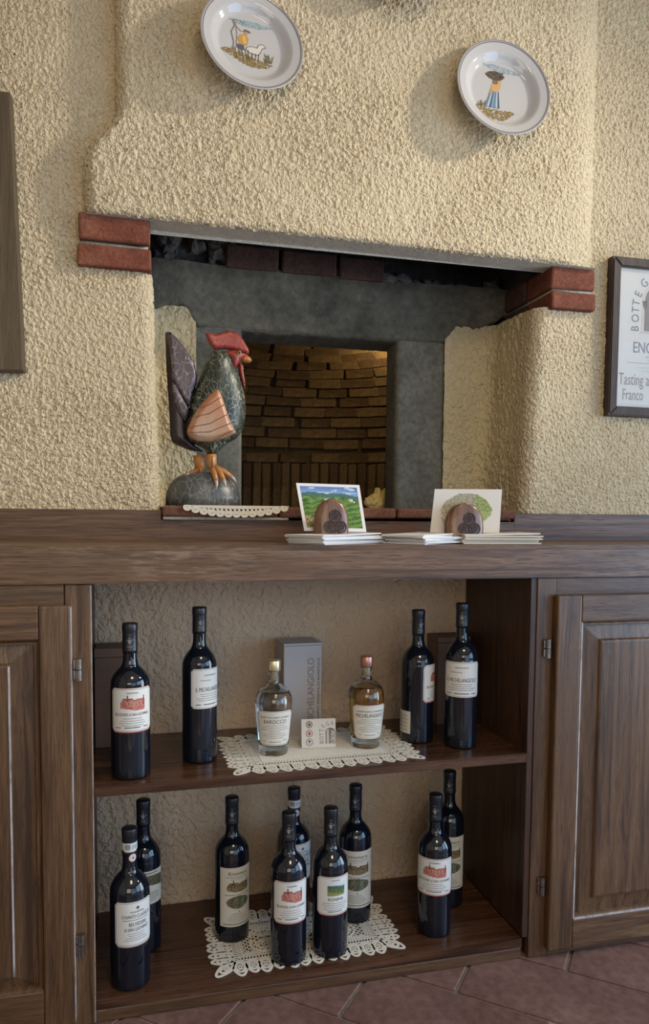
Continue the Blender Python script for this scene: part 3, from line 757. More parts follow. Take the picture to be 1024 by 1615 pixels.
def panel_door(parent, x0, x1, z0, z1, sw, tr, br, fx0, fx1, fz0, fz1, y0=-0.020, name='door'):
    """raised-panel door: stiles, rails, moulding and raised field; sw stile width, tr/br heights of the rails"""
    d = empty(name, ((x0 + x1) / 2, y0, z0), None, None) if False else bpy.data.objects.new(name, None)
    COL.objects.link(d); d.parent = parent; d.location = Vector(((x0 + x1) / 2, y0, z0)) - Vector(parent.location)
    def put(nm, *b, mat, bev=0.0025):
        o = box(nm, *b, mat, None, bev, 3 if bev > 0.003 else 2); o.parent = d; o.matrix_parent_inverse = Matrix.Translation(-Vector(((x0 + x1) / 2, y0, z0))); return o
    yb = y0 + 0.021
    put('stile', x0, x0 + sw, y0, yb, z0, z1, mat=M['wood_z'], bev=0.0042); put('stile', x1 - sw, x1, y0, yb, z0, z1, mat=M['wood_z'], bev=0.0042)
    put('rail', x0 + sw, x1 - sw, y0 + 0.0006, yb, z1 - tr, z1, mat=M['wood_x']); put('rail', x0 + sw, x1 - sw, y0 + 0.0006, yb, z0, z0 + br, mat=M['wood_x'])
    # moulded panel: a ramp from the recess up to the flat field
    X0, X1, Z0, Z1 = x0 + sw, x1 - sw, z0 + br, z1 - tr
    rings = [(X0, X1, Z0, Z1, y0 + 0.001), (X0 + .004, X1 - .004, Z0 + .004, Z1 - .004, y0 + 0.006), (X0 + .008, X1 - .008, Z0 + .008, Z1 - .008, y0 + 0.006), (X0 + .010, X1 - .010, Z0 + .010, Z1 - .010, y0 + 0.013),
             (fx0 - .003, fx1 + .003, fz0 - .003, fz1 + .003, y0 + 0.0085), (fx0, fx1, fz0, fz1, y0 + 0.003), (fx0 + .004, fx1 - .004, fz0 + .004, fz1 - .004, y0 + 0.0018)]
    bm = bmesh.new(); R = []
    for a, b, c, e, y in rings: R.append([bm.verts.new(p) for p in ((a, y, c), (b, y, c), (b, y, e), (a, y, e))])
    for p, q in zip(R, R[1:]):
        for k2 in range(4): bm.faces.new((p[k2], p[(k2 + 1) % 4], q[(k2 + 1) % 4], q[k2]))
    bm.faces.new(R[-1])
    o = from_bm('panel', bm, M['wood_z']); o.parent = d; o.matrix_parent_inverse = Matrix.Translation(-Vector(((x0 + x1) / 2, y0, z0)))
    return d

def hinge(parent, door, x, y, z0, z1):
    bm = bmesh.new(); zm = (z0 + z1) / 2
    for a, b in ((z0, zm - 0.0006), (zm + 0.0006, z1)):
        m = Matrix.Translation((x, y, (a + b) / 2))
        r = bmesh.ops.create_cone(bm, cap_ends=True, segments=16, radius1=0.0060, radius2=0.0060, depth=b - a, matrix=m)
    for s in (-1, 1): add_box(bm, x - 0.010, x, y + 0.0005, y + 0.004, zm + s * 0.0095 - 0.0085, zm + s * 0.0095 + 0.0085, 0.0006, 1)
    o = from_bm('hinge', bm, M['steel'], None, False)
    o.parent = parent; o.matrix_parent_inverse = Matrix.Translation(-Vector(parent.location))
    return o

# left cupboard
lc = empty('cupboard', (-0.35, 0.15, 0.0), 'brown wooden cupboard with raised-panel door at left of the open shelves', 'cupboard')
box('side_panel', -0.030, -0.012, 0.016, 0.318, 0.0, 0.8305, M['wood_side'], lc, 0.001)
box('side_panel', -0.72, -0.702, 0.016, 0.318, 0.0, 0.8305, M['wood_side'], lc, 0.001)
box('face_stile', -0.046, 0.0, 0.0, 0.018, 0.0, 0.8305, M['wood_z'], lc, 0.0032, 3)
box('top_rail', -0.70, -0.047, 0.001, 0.018, 0.790, 0.8305, M['wood_x'], lc, 0.0015)
box('bottom_rail', -0.70, -0.047, 0.001, 0.018, 0.0, 0.035, M['wood_x'], lc, 0.0015)
box('face_stile', -0.72, -0.701, 0.0, 0.018, 0.0, 0.8305, M['wood_z'], lc, 0.0015)
dl = panel_door(lc, -0.66, -0.0345, 0.018, 0.795, 0.054, 0.061, 0.072, -0.553, -0.1385, 0.121, 0.691)
hinge(lc, dl, -0.0225, -0.006, 0.657, 0.696); hinge(lc, dl, -0.0235, -0.006, 0.140, 0.181)
# right cupboard
rc = empty('cupboard', (1.25, 0.15, 0.0), 'brown wooden cupboard with raised-panel door at right of the open shelves', 'cupboard')
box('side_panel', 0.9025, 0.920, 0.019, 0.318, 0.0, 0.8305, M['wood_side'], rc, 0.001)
box('face_stile', 0.9016, 0.945, 0.0, 0.018, 0.0, 0.8305, M['wood_z'], rc, 0.0015)
box('top_rail', 0.9455, 1.60, 0.001, 0.018, 0.790, 0.8305, M['wood_x'], rc, 0.0015)
box('bottom_rail', 0.9455, 1.60, 0.001, 0.018, 0.0, 0.035, M['wood_x'], rc, 0.0015)
box('face_stile', 1.601, 1.64, 0.0, 0.018, 0.0, 0.8305, M['wood_z'], rc, 0.0015)
dr = panel_door(rc, 0.9385, 1.585, 0.019, 0.795, 0.058, 0.057, 0.066, 1.046, 1.478, 0.128, 0.696)
hinge(rc, dr, 0.9265, -0.006, 0.661, 0.701); hinge(rc, dr, 0.9275, -0.006, 0.142, 0.181)

# pale worn and dusty arrises of the doors
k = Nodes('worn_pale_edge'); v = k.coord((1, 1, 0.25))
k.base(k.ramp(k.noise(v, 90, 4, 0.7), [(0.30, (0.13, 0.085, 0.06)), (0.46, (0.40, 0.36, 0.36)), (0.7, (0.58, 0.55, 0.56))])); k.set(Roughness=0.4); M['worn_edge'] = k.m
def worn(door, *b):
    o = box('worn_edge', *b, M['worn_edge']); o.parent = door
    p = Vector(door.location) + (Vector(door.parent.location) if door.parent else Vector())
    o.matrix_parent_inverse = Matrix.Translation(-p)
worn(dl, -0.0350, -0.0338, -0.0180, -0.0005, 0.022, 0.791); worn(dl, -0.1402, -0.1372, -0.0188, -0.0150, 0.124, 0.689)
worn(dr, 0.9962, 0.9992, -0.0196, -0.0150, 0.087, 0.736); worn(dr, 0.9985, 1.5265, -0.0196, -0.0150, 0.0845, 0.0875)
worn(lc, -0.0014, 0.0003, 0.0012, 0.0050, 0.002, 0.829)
# open shelf unit between them
su = empty('shelf_unit', (0.44, 0.15, 0.0), 'open shelf unit of varnished dark wood under the worktop, holding the bottles', 'shelf')
def shelf_board(name, z0, z1):      # let into the corner behind the cupboard's stile
    bm = bmesh.new()
    out = [(0.0006, 0.0), (0.8872, 0.0), (0.8872, 0.318), (-0.0105, 0.318), (-0.0105, 0.0185), (0.0006, 0.0185)]
    lo = [bm.verts.new((x, y, z0)) for x, y in out]; hi = [bm.verts.new((x, y, z1)) for x, y in out]
    bm.faces.new(lo[::-1]); bm.faces.new(hi)
    for q in range(6): bm.faces.new((lo[q], lo[(q + 1) % 6], hi[(q + 1) % 6], hi[q]))
    bmesh.ops.bevel(bm, geom=[e for e in bm.edges if all(v.co.y < 0.001 for v in e.verts)], offset=0.0025, segments=2, affect='EDGES')
    return from_bm(name, bm, M['wood_red'], su)
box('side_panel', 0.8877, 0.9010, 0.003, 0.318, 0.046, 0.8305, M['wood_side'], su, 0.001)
shelf_board('shelf', 0.4350, 0.4540)
shelf_board('bottom_board', 0.0245, 0.0444)
box('plinth', 0.0006, 0.8860, 0.003, 0.020, 0.0, 0.0240, M['wood_x'], su, 0.002)
bm = bmesh.new(); bmesh.ops.create_cone(bm, cap_ends=True, segments=12, radius1=0.003, radius2=0.003, depth=0.012, matrix=Matrix.Translation((0.8825, 0.03, 0.4325)) @ Matrix.Rotation(PI / 2, 4, 'Y'))
from_bm('shelf_pin', bm, M['steel'], su)

# ================================================================== BOTTLES
def to_cam(x, y):       # bearing of the camera from a spot, so that labels can face it
    return math.atan2(-1.3813 - y, 0.0849 - x)

PROF = {}
def wine_meshes(kind):
    if kind in PROF: return PROF[kind]
    # kind: (height, body height, shoulder top, capsule start, radius)
    h, bh, st, cs, R = {'std': (0.307, 0.186, 0.226, 0.248, 0.0372), 'low': (0.296, 0.177, 0.216, 0.239, 0.0375), 'tall': (0.316, 0.194, 0.236, 0.262, 0.0356),
                        'screw': (0.307, 0.182, 0.224, 0.255, 0.0382)}[kind]
    nr = 0.0134
    d = st - bh
    pts = [(0.0, 0.006), (0.018, 0.004), (R - 0.006, 0.0), (R - 0.0015, 0.003), (R, 0.010), (R, bh * 0.5), (R, bh - 0.014), (R - 0.0006, bh), (R * 0.955, bh + 0.26 * d), (R * 0.82, bh + 0.54 * d),
           (R * 0.62, bh + 0.77 * d), (nr + 0.0036, bh + 0.93 * d), (nr + 0.0010, st + 0.005), (nr, st + 0.013), (nr - 0.0004, cs + 0.012)]
    body = lathe_mesh('bottle_glass', smooth_profile(pts, 5) + [(0.0, cs + 0.012)], 48)
    body.materials.append(M['wine'])
    c = nr + 0.0009
    cap = [(nr - 0.0008, cs), (c, cs), (c, cs + 0.004), (c + 0.0004, cs + 0.0046), (c + 0.0002, cs + 0.0054), (c, h - 0.0165), (c + 0.0003, h - 0.0150), (c + 0.0006, h - 0.0130),
           (c + 0.0006, h - 0.0030), (c + 0.0001, h - 0.0008), (c - 0.001, h), (0.0, h)]
    capm = lathe_mesh('capsule', cap, 32); capm.materials.append(M['capsule'])
    PROF[kind] = (body, capm, R, h, cs, c)
    return PROF[kind]

WHITE = (0.70, 0.69, 0.66)
CREAM = (0.60, 0.56, 0.48)
def on_cyl(R, a0, eps=0.00025):
    # x = arc length (+ to the right seen from outside), y = height
    def f(x, y, l):
        r = R + 0.0003 + l * eps
        a = a0 + x / R
        return (r * math.cos(a), r * math.sin(a), y)
    return f
def chamfer_label(art, hw, z0, z1, c, ch=0.006, edge=None, border=INK, notch=True):
    top = lambda x: z1 - max(0, abs(x) - (hw - ch))
    bot = lambda x: z0 + max(0, abs(x) - (hw - ch))
    if edge:
        art.strip(-hw - 0.0008, hw + 0.0008, 40, lambda x: z1 + 0.0006 - max(0, abs(x) - (hw - ch)), lambda x: z0 - 0.0022 + max(0, abs(x) - (hw - ch)), edge, 0)
    n = 40
    xs = sorted(set([-hw + 2 * hw * i / n for i in range(n + 1)] + [hw - ch, -hw + ch]))
    for a, b in zip(xs, xs[1:]): art.poly([(a, bot(a)), (b, bot(b)), (b, top(b)), (a, top(a))], c, 0.5)
    # beaded border
    m = 0.0026; s = 0.0024
    x = -hw + ch + 0.001
    while x < hw - ch:
        art.rect(x, z1 - m, x + 0.0013, z1 - m + 0.0012, border, 1); art.rect(x, z0 + m - 0.0012, x + 0.0013, z0 + m, border, 1); x += s
    z = z0 + ch + 0.001
    while z < z1 - ch:
        art.rect(-hw + m - 0.0012, z, -hw + m, z + 0.0013, border, 1); art.rect(hw - m, z, hw - m + 0.0012, z + 0.0013, border, 1); z += s
    for sx in (-1, 1):
        for (za, zb) in ((z1 - m, z1 - ch - m * 0.2), (z0 + m, z0 + ch + m * 0.2)):
            art.line(sx * (hw - ch - m * 0.2), za, sx * (hw - m), zb, 0.0006, border, 1)

def villa(cola, colb, seed):
    def f(u, v):
        # a long villa drawn as an etching: ragged ground line, wall, roof steps, two cypresses
        base = 0.10 + 0.07 * math.sin(u * 5 + seed)
        topl = 0.66 + 0.07 * (u > 0.62) + 0.09 * (0.12 < u < 0.5) - 0.25 * max(0, 0.10 - u) * 10 - 0.30 * max(0, u - 0.90) * 3
        if abs(u - 0.93) < 0.025 and 0.3 < v < 0.90: return lerp(cola, INK, 0.45)
        if abs(u - 0.30) < 0.02 and 0.6 < v < 0.95: return lerp(cola, INK, 0.5)
        if u < 0.03 or u > 0.97 or v < base or v > topl: return None
        r = hsh(int(u * 60), int(v * 30), seed)
        c = lerp(cola, colb, 0.25 * r + 0.75 * hsh(int(u * 17), int(v * 7), seed))
        if v > topl - 0.07: c = lerp(c, INK, 0.55)
        if 0.35 < v < 0.5 and int(u * 22) % 3 == 1: c = lerp(c, INK, 0.35)
        return c
    return f
def hills(seed, sky=True):
    def f(u, v):
        h1 = 0.72 + 0.06 * math.sin(u * 4 + seed) ; h2 = 0.48 + 0.10 * math.sin(u * 3.1 + 1.3 + seed); h3 = 0.25 + 0.12 * math.sin(u * 2.3 + 2 + seed)
        r = hsh(int(u * 50), int(v * 34), seed)
        if v > h1: return lerp((0.42, 0.52, 0.60), (0.62, 0.68, 0.72), v) if sky else None
        if v > h2: return lerp((0.045, 0.085, 0.075), (0.11, 0.17, 0.11), r)
        if v > h3: return lerp((0.06, 0.12, 0.035), (0.26, 0.27, 0.09), r * (0.6 + 0.4 * math.sin(u * 30)))
        return lerp((0.10, 0.17, 0.05), (0.34, 0.33, 0.14), abs(math.sin((u * 0.8 + v) * 38)) * 0.7 + r * 0.3)
    return f
def oval(fn, p=2.4):
    def f(u, v):
        if abs(2 * u - 1) ** p + abs(2 * v - 1) ** p > 1: return None
        return fn(u, v)
    return f

RED1, RED2 = (0.38, 0.085, 0.065), (0.58, 0.30, 0.24)
OLV1, OLV2 = (0.085, 0.062, 0.030), (0.30, 0.22, 0.12)
def label_art(kind, hw, z0, z1):
    A = Art(); H = z1 - z0
    W2 = 2 * hw
    if kind == 'villa_red':
        chamfer_label(A, hw, z0, z1, WHITE, edge=(0.30, 0.045, 0.040))
        A.text('VENDEMMIA', 0, z0 + H * 0.875, 0.0030, INK, width=W2 * 0.26)
        A.raster(-hw * 0.55, z0 + H * 0.47, hw * 0.60, z0 + H * 0.86, 40, 22, villa(RED1, RED2, 1.0), 1)
        A.text('BELVEDERE di SAN LEONINO', 0, z0 + H * 0.37, 0.0052, INK, width=W2 * 0.78)
        for q, w in enumerate((0.42, 0.52, 0.60, 0.50)): A.greek(0, z0 + H * (0.30 - q * 0.055), W2 * w, 0.0011, (0.20, 0.20, 0.24))
        A.greek(0, z0 + H * 0.085, W2 * 0.34, 0.0018, INK); A.greek(-hw * 0.62, z0 + H * 0.085, W2 * 0.12, 0.0016, INK); A.greek(hw * 0.62, z0 + H * 0.085, W2 * 0.12, 0.0016, INK)
    elif kind == 'michel':
        chamfer_label(A, hw, z0, z1, WHITE, border=(0.10, 0.07, 0.09))
        A.text('VENDEMMIA', 0, z0 + H * 0.82, 0.0028, INK, width=W2 * 0.34); A.greek(-hw * 0.25, z0 + H * 0.70, W2 * 0.28, 0.0014, (0.2, 0.2, 0.2))
        A.text('IL MICHELANGIOLO', 0, z0 + H * 0.43, 0.0088, (0.06, 0.06, 0.07), width=W2 * 0.76)
        for q, w in enumerate((0.54, 0.48, 0.70, 0.62)): A.greek(0, z0 + H * (0.36 - q * 0.055), W2 * w, 0.0012, (0.18, 0.18, 0.20))
        A.greek(0, z0 + H * 0.09, W2 * 0.36, 0.0020, INK); A.greek(-hw * 0.62, z0 + H * 0.09, W2 * 0.13, 0.0018, INK); A.greek(hw * 0.62, z0 + H * 0.09, W2 * 0.14, 0.0018, INK)
    elif kind == 'chianti':
        chamfer_label(A, hw, z0, z1, WHITE, edge=(0.42, 0.30, 0.26))
        A.ell(hw * 0.12, z0 + H * 0.86, 0.0032, 0.0032, (0.10, 0.10, 0.13), 1, 10); A.line(hw * 0.12 - 0.006, z0 + H * 0.87, hw * 0.12 + 0.006, z0 + H * 0.88, 0.0009, (0.2, 0.2, 0.25))
        A.text('VENDEMMIA', hw * 0.10, z0 + H * 0.755, 0.0032, INK, width=W2 * 0.36)
        A.text('CHIANTI CLASSICO', hw * 0.08, z0 + H * 0.635, 0.0068, INK, width=W2 * 0.72)
        A.greek(hw * 0.05, z0 + H * 0.585, W2 * 0.66, 0.0010, INK)
        A.text('BELVEDERE', hw * 0.14, z0 + H * 0.455, 0.0070, INK, width=W2 * 0.44)
        A.text('di SAN LEONINO', hw * 0.08, z0 + H * 0.34, 0.0068, INK, width=W2 * 0.60)
        for q, w in enumerate((0.42, 0.36, 0.50, 0.58)): A.greek(hw * 0.05, z0 + H * (0.275 - q * 0.05), W2 * w, 0.0011, (0.18, 0.2, 0.28))
    elif kind == 'ronina':
        chamfer_label(A, hw, z0, z1, WHITE, edge=(0.30, 0.045, 0.040))
        A.text('VENDEMMIA', 0, z0 + H * 0.89, 0.0026, INK, width=W2 * 0.24)
        A.raster(-hw * 0.42, z0 + H * 0.50, hw * 0.55, z0 + H * 0.85, 40, 22, hills(0.4), 1)
        A.text('RONINA', 0.0018, z0 + H * 0.37, 0.0064, INK, width=W2 * 0.42)
        for q, w in enumerate((0.66, 0.70, 0.58, 0.62)): A.greek(0, z0 + H * (0.30 - q * 0.058), W2 * w, 0.0012, (0.2, 0.2, 0.26))
        A.greek(0, z0 + H * 0.075, W2 * 0.4, 0.0016, INK)
    elif kind == 'rim':
        A.strip(-hw, hw, 40, lambda x: z1, lambda x: z0, CREAM, 0.5)
        A.text('Rimonara', 0.001, z0 + H * 0.875, 0.0072, INK, width=W2 * 0.56, shear=0.35)
        A.greek(0, z0 + H * 0.835, W2 * 0.66, 0.0013, (0.15, 0.15, 0.15)); A.greek(0, z0 + H * 0.80, W2 * 0.4, 0.0010, (0.2, 0.2, 0.2))
        A.raster(-hw * 0.62, z0 + H * 0.575, hw * 0.72, z0 + H * 0.80, 44, 24, villa(OLV1, OLV2, 2.0), 1)
        A.greek(0, z0 + H * 0.535, W2 * 0.74, 0.0014, (0.15, 0.15, 0.15))
        def plan(u, v):
            if 0.3 < u < 0.45 and 0.45 < v < 0.6: return (0.35, 0.09, 0.07)
            r = hsh(int(u * 46), int(v * 26), 5)
            return lerp((0.055, 0.070, 0.035), (0.30, 0.30, 0.22), r ** 2 * (0.7 + 0.3 * math.sin(u * 20)))
        A.raster(-hw * 0.62, z0 + H * 0.30, hw * 0.72, z0 + H * 0.52, 44, 24, oval(plan, 1.8), 1)
        A.ell(hw * 0.1, z0 + H * 0.255, 0.0014, 0.0014, INK, 1, 8)
        for q, w in enumerate((0.3, 0.42, 0.5, 0.56, 0.46)): A.greek(0, z0 + H * (0.215 - q * 0.032), W2 * w, 0.0011, (0.15, 0.15, 0.17))
        A.greek(0, z0 + H * 0.035, W2 * 0.8, 0.0020, INK)
    elif kind == 'vista':
        A.strip(-hw, hw, 40, lambda x: z1, lambda x: z0, CREAM, 0.5)
        A.greek(0, z1 - 0.006, W2 * 0.6, 0.0022, INK)
        def g(u, v):
            t = v - 0.25 * math.sin(u * 2.6 + 0.4)
            if not 0.1 < t < 0.82: return None
            return lerp((0.05, 0.042, 0.025), (0.22, 0.18, 0.10), hsh(int(u * 40), int(v * 24), 3) * (0.4 + v * 0.4))
        A.raster(-hw * 0.95, z0 + H * 0.42, hw * 0.95, z0 + H * 0.86, 44, 24, g, 1)
        for q, w in enumerate((0.6, 0.7, 0.62, 0.7, 0.5)): A.greek(0, z0 + H * (0.34 - q * 0.06), W2 * w, 0.0014, (0.15, 0.14, 0.12))
    elif kind in ('barocco', 'grappa_m'):
        A.strip(-hw - 0.0008, hw + 0.0008, 40, lambda x: z1 + 0.0008 - max(0, abs(x) - (hw - 0.007)), lambda x: z0 - 0.0008 + max(0, abs(x) - (hw - 0.007)), (0.10, 0.09, 0.07) if kind == 'barocco' else (0.55, 0.42, 0.38), 0)
        chamfer_label(A, hw, z0, z1, (0.68, 0.65, 0.58), ch=0.007, border=(0.2, 0.17, 0.13) if kind == 'barocco' else (0.45, 0.30, 0.27))
        A.text('GRAPPA DI CHIANTI CLASSICO' if kind == 'barocco' else 'GRAPPA RISERVA DI BARRIQUE', 0, z0 + H * 0.80, 0.0034, INK, width=W2 * 0.74)
        A.text('BAROCCO' if kind == 'barocco' else 'MICHELANGIOLO', 0, z0 + H * 0.645, 0.0082, (0.08, 0.07, 0.06), width=W2 * (0.58 if kind == 'barocco' else 0.80))
        for q, w in enumerate((0.52, 0.72, 0.80, 0.30, 0.60, 0.70, 0.5)): A.greek(0, z0 + H * (0.575 - q * 0.060), W2 * w, 0.0011, (0.28, 0.26, 0.23))
        A.greek(0, z0 + H * 0.10, W2 * 0.34, 0.0014, (0.2, 0.18, 0.15)); A.greek(-hw * 0.6, z0 + H * 0.12, W2 * 0.1, 0.0012, (0.2, 0.18, 0.15)); A.greek(hw * 0.6, z0 + H * 0.14, W2 * 0.12, 0.0012, (0.2, 0.18, 0.15))
    return A

def crest(R, a0, z0, h):
    A = Art(); g = (0.24, 0.23, 0.22)
    A.poly([(-0.003, z0 + h * 0.62), (0.003, z0 + h * 0.62), (0.0026, z0 + h * 0.42), (0, z0 + h * 0.32), (-0.0026, z0 + h * 0.42)], g, 1)
    A.ring(0, z0 + h * 0.72, 0.0014, 0.0024, g, 1, 12); A.line(0.0032, z0 + h * 0.52, 0.0064, z0 + h * 0.66, 0.0008, g); A.line(0.0064, z0 + h * 0.66, 0.0078, z0 + h * 0.56, 0.0008, g)
    A.line(-0.0032, z0 + h * 0.52, -0.0058, z0 + h * 0.64, 0.0007, g)
    A.greek(0, z0 + h * 0.92, 0.006, 0.0011, g, 1); A.greek(0, z0 + h * 0.20, 0.0088, 0.0012, g, 1); A.greek(0, z0 + h * 0.10, 0.0092, 0.0012, g, 1)
    return A

def wine_bottle(x, y, z, kind, lab, off, half, lz0, lz1, label, group=None, turn=0.0, dressed=True, neck=False, back=None):
    body, capm, R, h, cs, cr = wine_meshes(kind)
    t = empty('wine_bottle', (x, y, z), label, 'wine bottle', group, world=False)
    link('bottle_glass', body, None, t)
    link('capsule', capm, None, t)
    cam_a = to_cam(x, y)
    a0 = cam_a + math.radians(off)
    hw = math.radians(half) * R
    lo = label_art(lab, hw, lz0, lz1).build('label', on_cyl(R, a0), M['print'], t)
    if dressed:
        crest(cr, 0, cs + 0.008, (h - cs) * 0.52).build('capsule_crest', on_cyl(cr, cam_a + math.radians(off * 0.35 - 5)), M['print'], t)
    if neck:
        A = Art(); z1 = h - 0.0260; z0 = z1 - 0.0175
        A.strip(-0.024, 0.024, 24, lambda q: z1, lambda q: z0 + (0.0025 if abs(q) > 0.012 else 0), (0.62, 0.62, 0.60), 0)
        A.rect(-0.010, z0 + 0.005, -0.001, z1 - 0.003, (0.20, 0.20, 0.22), 1, 3); A.text('D', -0.0055, z0 + 0.006, 0.006, (0.6, 0.6, 0.6)); A.greek(0.008, z0 + 0.010, 0.012, 0.002, (0.16, 0.22, 0.34), 1); A.greek(0.008, z0 + 0.0065, 0.012, 0.0015, (0.16, 0.22, 0.34), 1)
        A.build('neck_band', on_cyl(cr + 0.0002, cam_a + 0.15), M['print'], t)
        B = Art(); zc2 = z0 - 0.0115
        B.ell(0, zc2, 0.0080, 0.0080, (0.50, 0.10, 0.14), 0, 24); B.ring(0, zc2, 0.0052, 0.0074, (0.66, 0.55, 0.56), 1); B.ell(0, zc2, 0.0050, 0.0050, (0.66, 0.64, 0.64), 1)
        B.poly([(-0.0016, zc2 + 0.0030), (-0.0004, zc2 - 0.0005), (0.0008, zc2 + 0.0012), (0.0022, zc2 + 0.0030), (0.0020, zc2 - 0.0005), (0.0004, zc2 - 0.0030), (-0.0008, zc2 - 0.0014)], (0.01, 0.01, 0.01), 2)
        B.build('consortium_seal', on_cyl(cr + 0.0002, cam_a + 0.42), M['print'], t)
    if back:
        A = Art(); hb = 0.026
        A.strip(-hb, hb, 24, lambda q: back[2], lambda q: back[1], CREAM, 0.5)
        for q in range(5): A.greek(0, back[1] + 0.007 + q * 0.008, hb * 1.5, 0.0014, (0.25, 0.22, 0.2))
        A.build('back_label', on_cyl(R, cam_a + math.radians(back[0])), M['print'], t)
    return t

SZ, BZ = 0.4541, 0.0445      # tops of the two boards
G1 = 'wine bottles on the middle shelf'; G2 = 'wine bottles on the bottom board'
wine_bottle(0.067, 0.058, SZ, 'low', 'villa_red', 5, 66, 0.094, 0.177, 'wine bottle with red villa label on the upper shelf, left end', G1)
wine_bottle(0.204, 0.123, SZ, 'tall', 'michel', 38, 66, 0.113, 0.194, 'tall wine bottle with white lettered label turned right, upper shelf, beside the clear grappa', G1)
wine_bottle(0.693, 0.148, SZ, 'low', 'villa_red', 80, 60, 0.094, 0.177, 'wine bottle seen from its side on upper shelf, two half-hidden labels', G1, back=(-62, 0.022, 0.072))
wine_bottle(0.774, 0.092, SZ, 'tall', 'michel', 1, 74, 0.114, 0.191, 'tall wine bottle with plain white lettered label at right end of upper shelf', G1)
wine_bottle(0.063, 0.051, BZ, 'screw', 'chianti', 15, 60, 0.090, 0.176, 'wine bottle with neck band and lettered label standing foremost on bottom board', G2, dressed=False, neck=True)
wine_bottle(0.090, 0.165, BZ, 'tall', 'vista', 6, 72, 0.105, 0.176, 'wine bottle behind the neck-banded one at the left end of the bottom board', G2)
wine_bottle(0.276, 0.163, BZ, 'std', 'rim', 19, 60, 0.037, 0.166, 'wine bottle with tall cream picture label at left corner of lower doily', G2)
wine_bottle(0.424, 0.215, BZ, 'low', 'chianti', 25, 66, 0.095, 0.178, 'wine bottle with pale neck band, hindmost on lower doily, mostly hidden', G2, dressed=False, neck=True)
wine_bottle(0.380, 0.056, BZ, 'std', 'villa_red', 11, 63, 0.091, 0.177, 'wine bottle with red villa label at the front of the lower doily', G2)
wine_bottle(0.470, 0.060, BZ, 'std', 'ronina', 17, 61, 0.095, 0.175, 'wine bottle with green landscape label at the front of the lower doily', G2)
wine_bottle(0.558, 0.173, BZ, 'std', 'rim', 2, 75, 0.038, 0.168, 'wine bottle with tall cream picture label standing behind the green landscape label bottle', G2)
wine_bottle(0.714, 0.081, BZ, 'std', 'villa_red', -1, 75, 0.096, 0.176, 'wine bottle with red villa label on bare wood, right end of bottom board', G2)
wine_bottle(0.794, 0.187, BZ, 'tall', 'rim', 0, 72, 0.045, 0.170, 'wine bottle hindmost in the right corner of the bottom board', G2)

# ------------------------------------------------------------------ two grappa bottles
def grappa(x, y, label, liquid, lab, off, half, capm, cork):
    t = empty('grappa_bottle', (x, y, SZ + 0.0012), label, 'grappa bottle', 'grappa bottles on the upper doily', world=False)
    outer = [(0.0, 0.003), (0.024, 0.002), (0.0285, 0.0), (0.0305, 0.003), (0.0315, 0.012), (0.0350, 0.045), (0.0385, 0.088), (0.0395, 0.108), (0.0375, 0.123), (0.0300, 0.136),
             (0.0180, 0.1445), (0.0120, 0.1495), (0.0108, 0.156), (0.0108, 0.170), (0.0125, 0.173), (0.0125, 0.176)]
    inner = [(0.0085, 0.176), (0.0085, 0.150), (0.0150, 0.1425), (0.0270, 0.133), (0.0345, 0.121), (0.0366, 0.107), (0.0357, 0.088), (0.0322, 0.046), (0.0290, 0.024), (0.0240, 0.020), (0.0, 0.018)]
    g = lathe_mesh('bottle_glass', smooth_profile(outer, 4) + smooth_profile(inner, 4), 48); g.materials.append(M['glass'])
    link('bottle_glass', g, None, t)
    lv = 0.131
    liq = [(0.0, 0.0183), (0.0241, 0.0203), (0.0291, 0.0243), (0.0323, 0.0463), (0.0358, 0.0882), (0.0367, 0.107), (0.0346, 0.121), (0.0290, lv)]
    m = lathe_mesh('spirit', smooth_profile(liq, 4) + [(0.0, lv)], 40); m.materials.append(M[liquid])
    link('spirit', m, None, t)
    c = lathe_mesh('stopper', [(0.0, 0.176), (0.0135, 0.176), (0.0140, 0.1775), (0.0140, 0.197), (0.0132, 0.1985), (0.0, 0.1990)], 32); c.materials.append(M[capm])
    link('stopper', c, None, t)
    c = lathe_mesh('stopper_plug', [(0.0, 0.156), (0.0082, 0.156), (0.0082, 0.1758), (0.0, 0.1758)], 24); c.materials.append(M[cork])
    link('stopper_plug', c, None, t)
    a0 = to_cam(x, y) + math.radians(off)
    Rm = 0.0352
    def f(u, v, l):
        r = 0.0315 + (v - 0.012) * 0.1015 + 0.0009 + l * 0.00025
        a = a0 + u / Rm
        return (r * math.cos(a), r * math.sin(a), v)
    label_art(lab, math.radians(half) * Rm, 0.024, 0.098).build('label', f, M['print'], t)
    return t
grappa(0.360, 0.126, 'clear glass bottle of colourless grappa with gold stopper on the white doily', 'spirit', 'barocco', 5, 62, 'gold_cap', 'cork')
grappa(0.566, 0.129, 'clear glass bottle of amber grappa with copper-red stopper on the white doily', 'amber', 'grappa_m', 16, 60, 'copper_cap', 'cork')

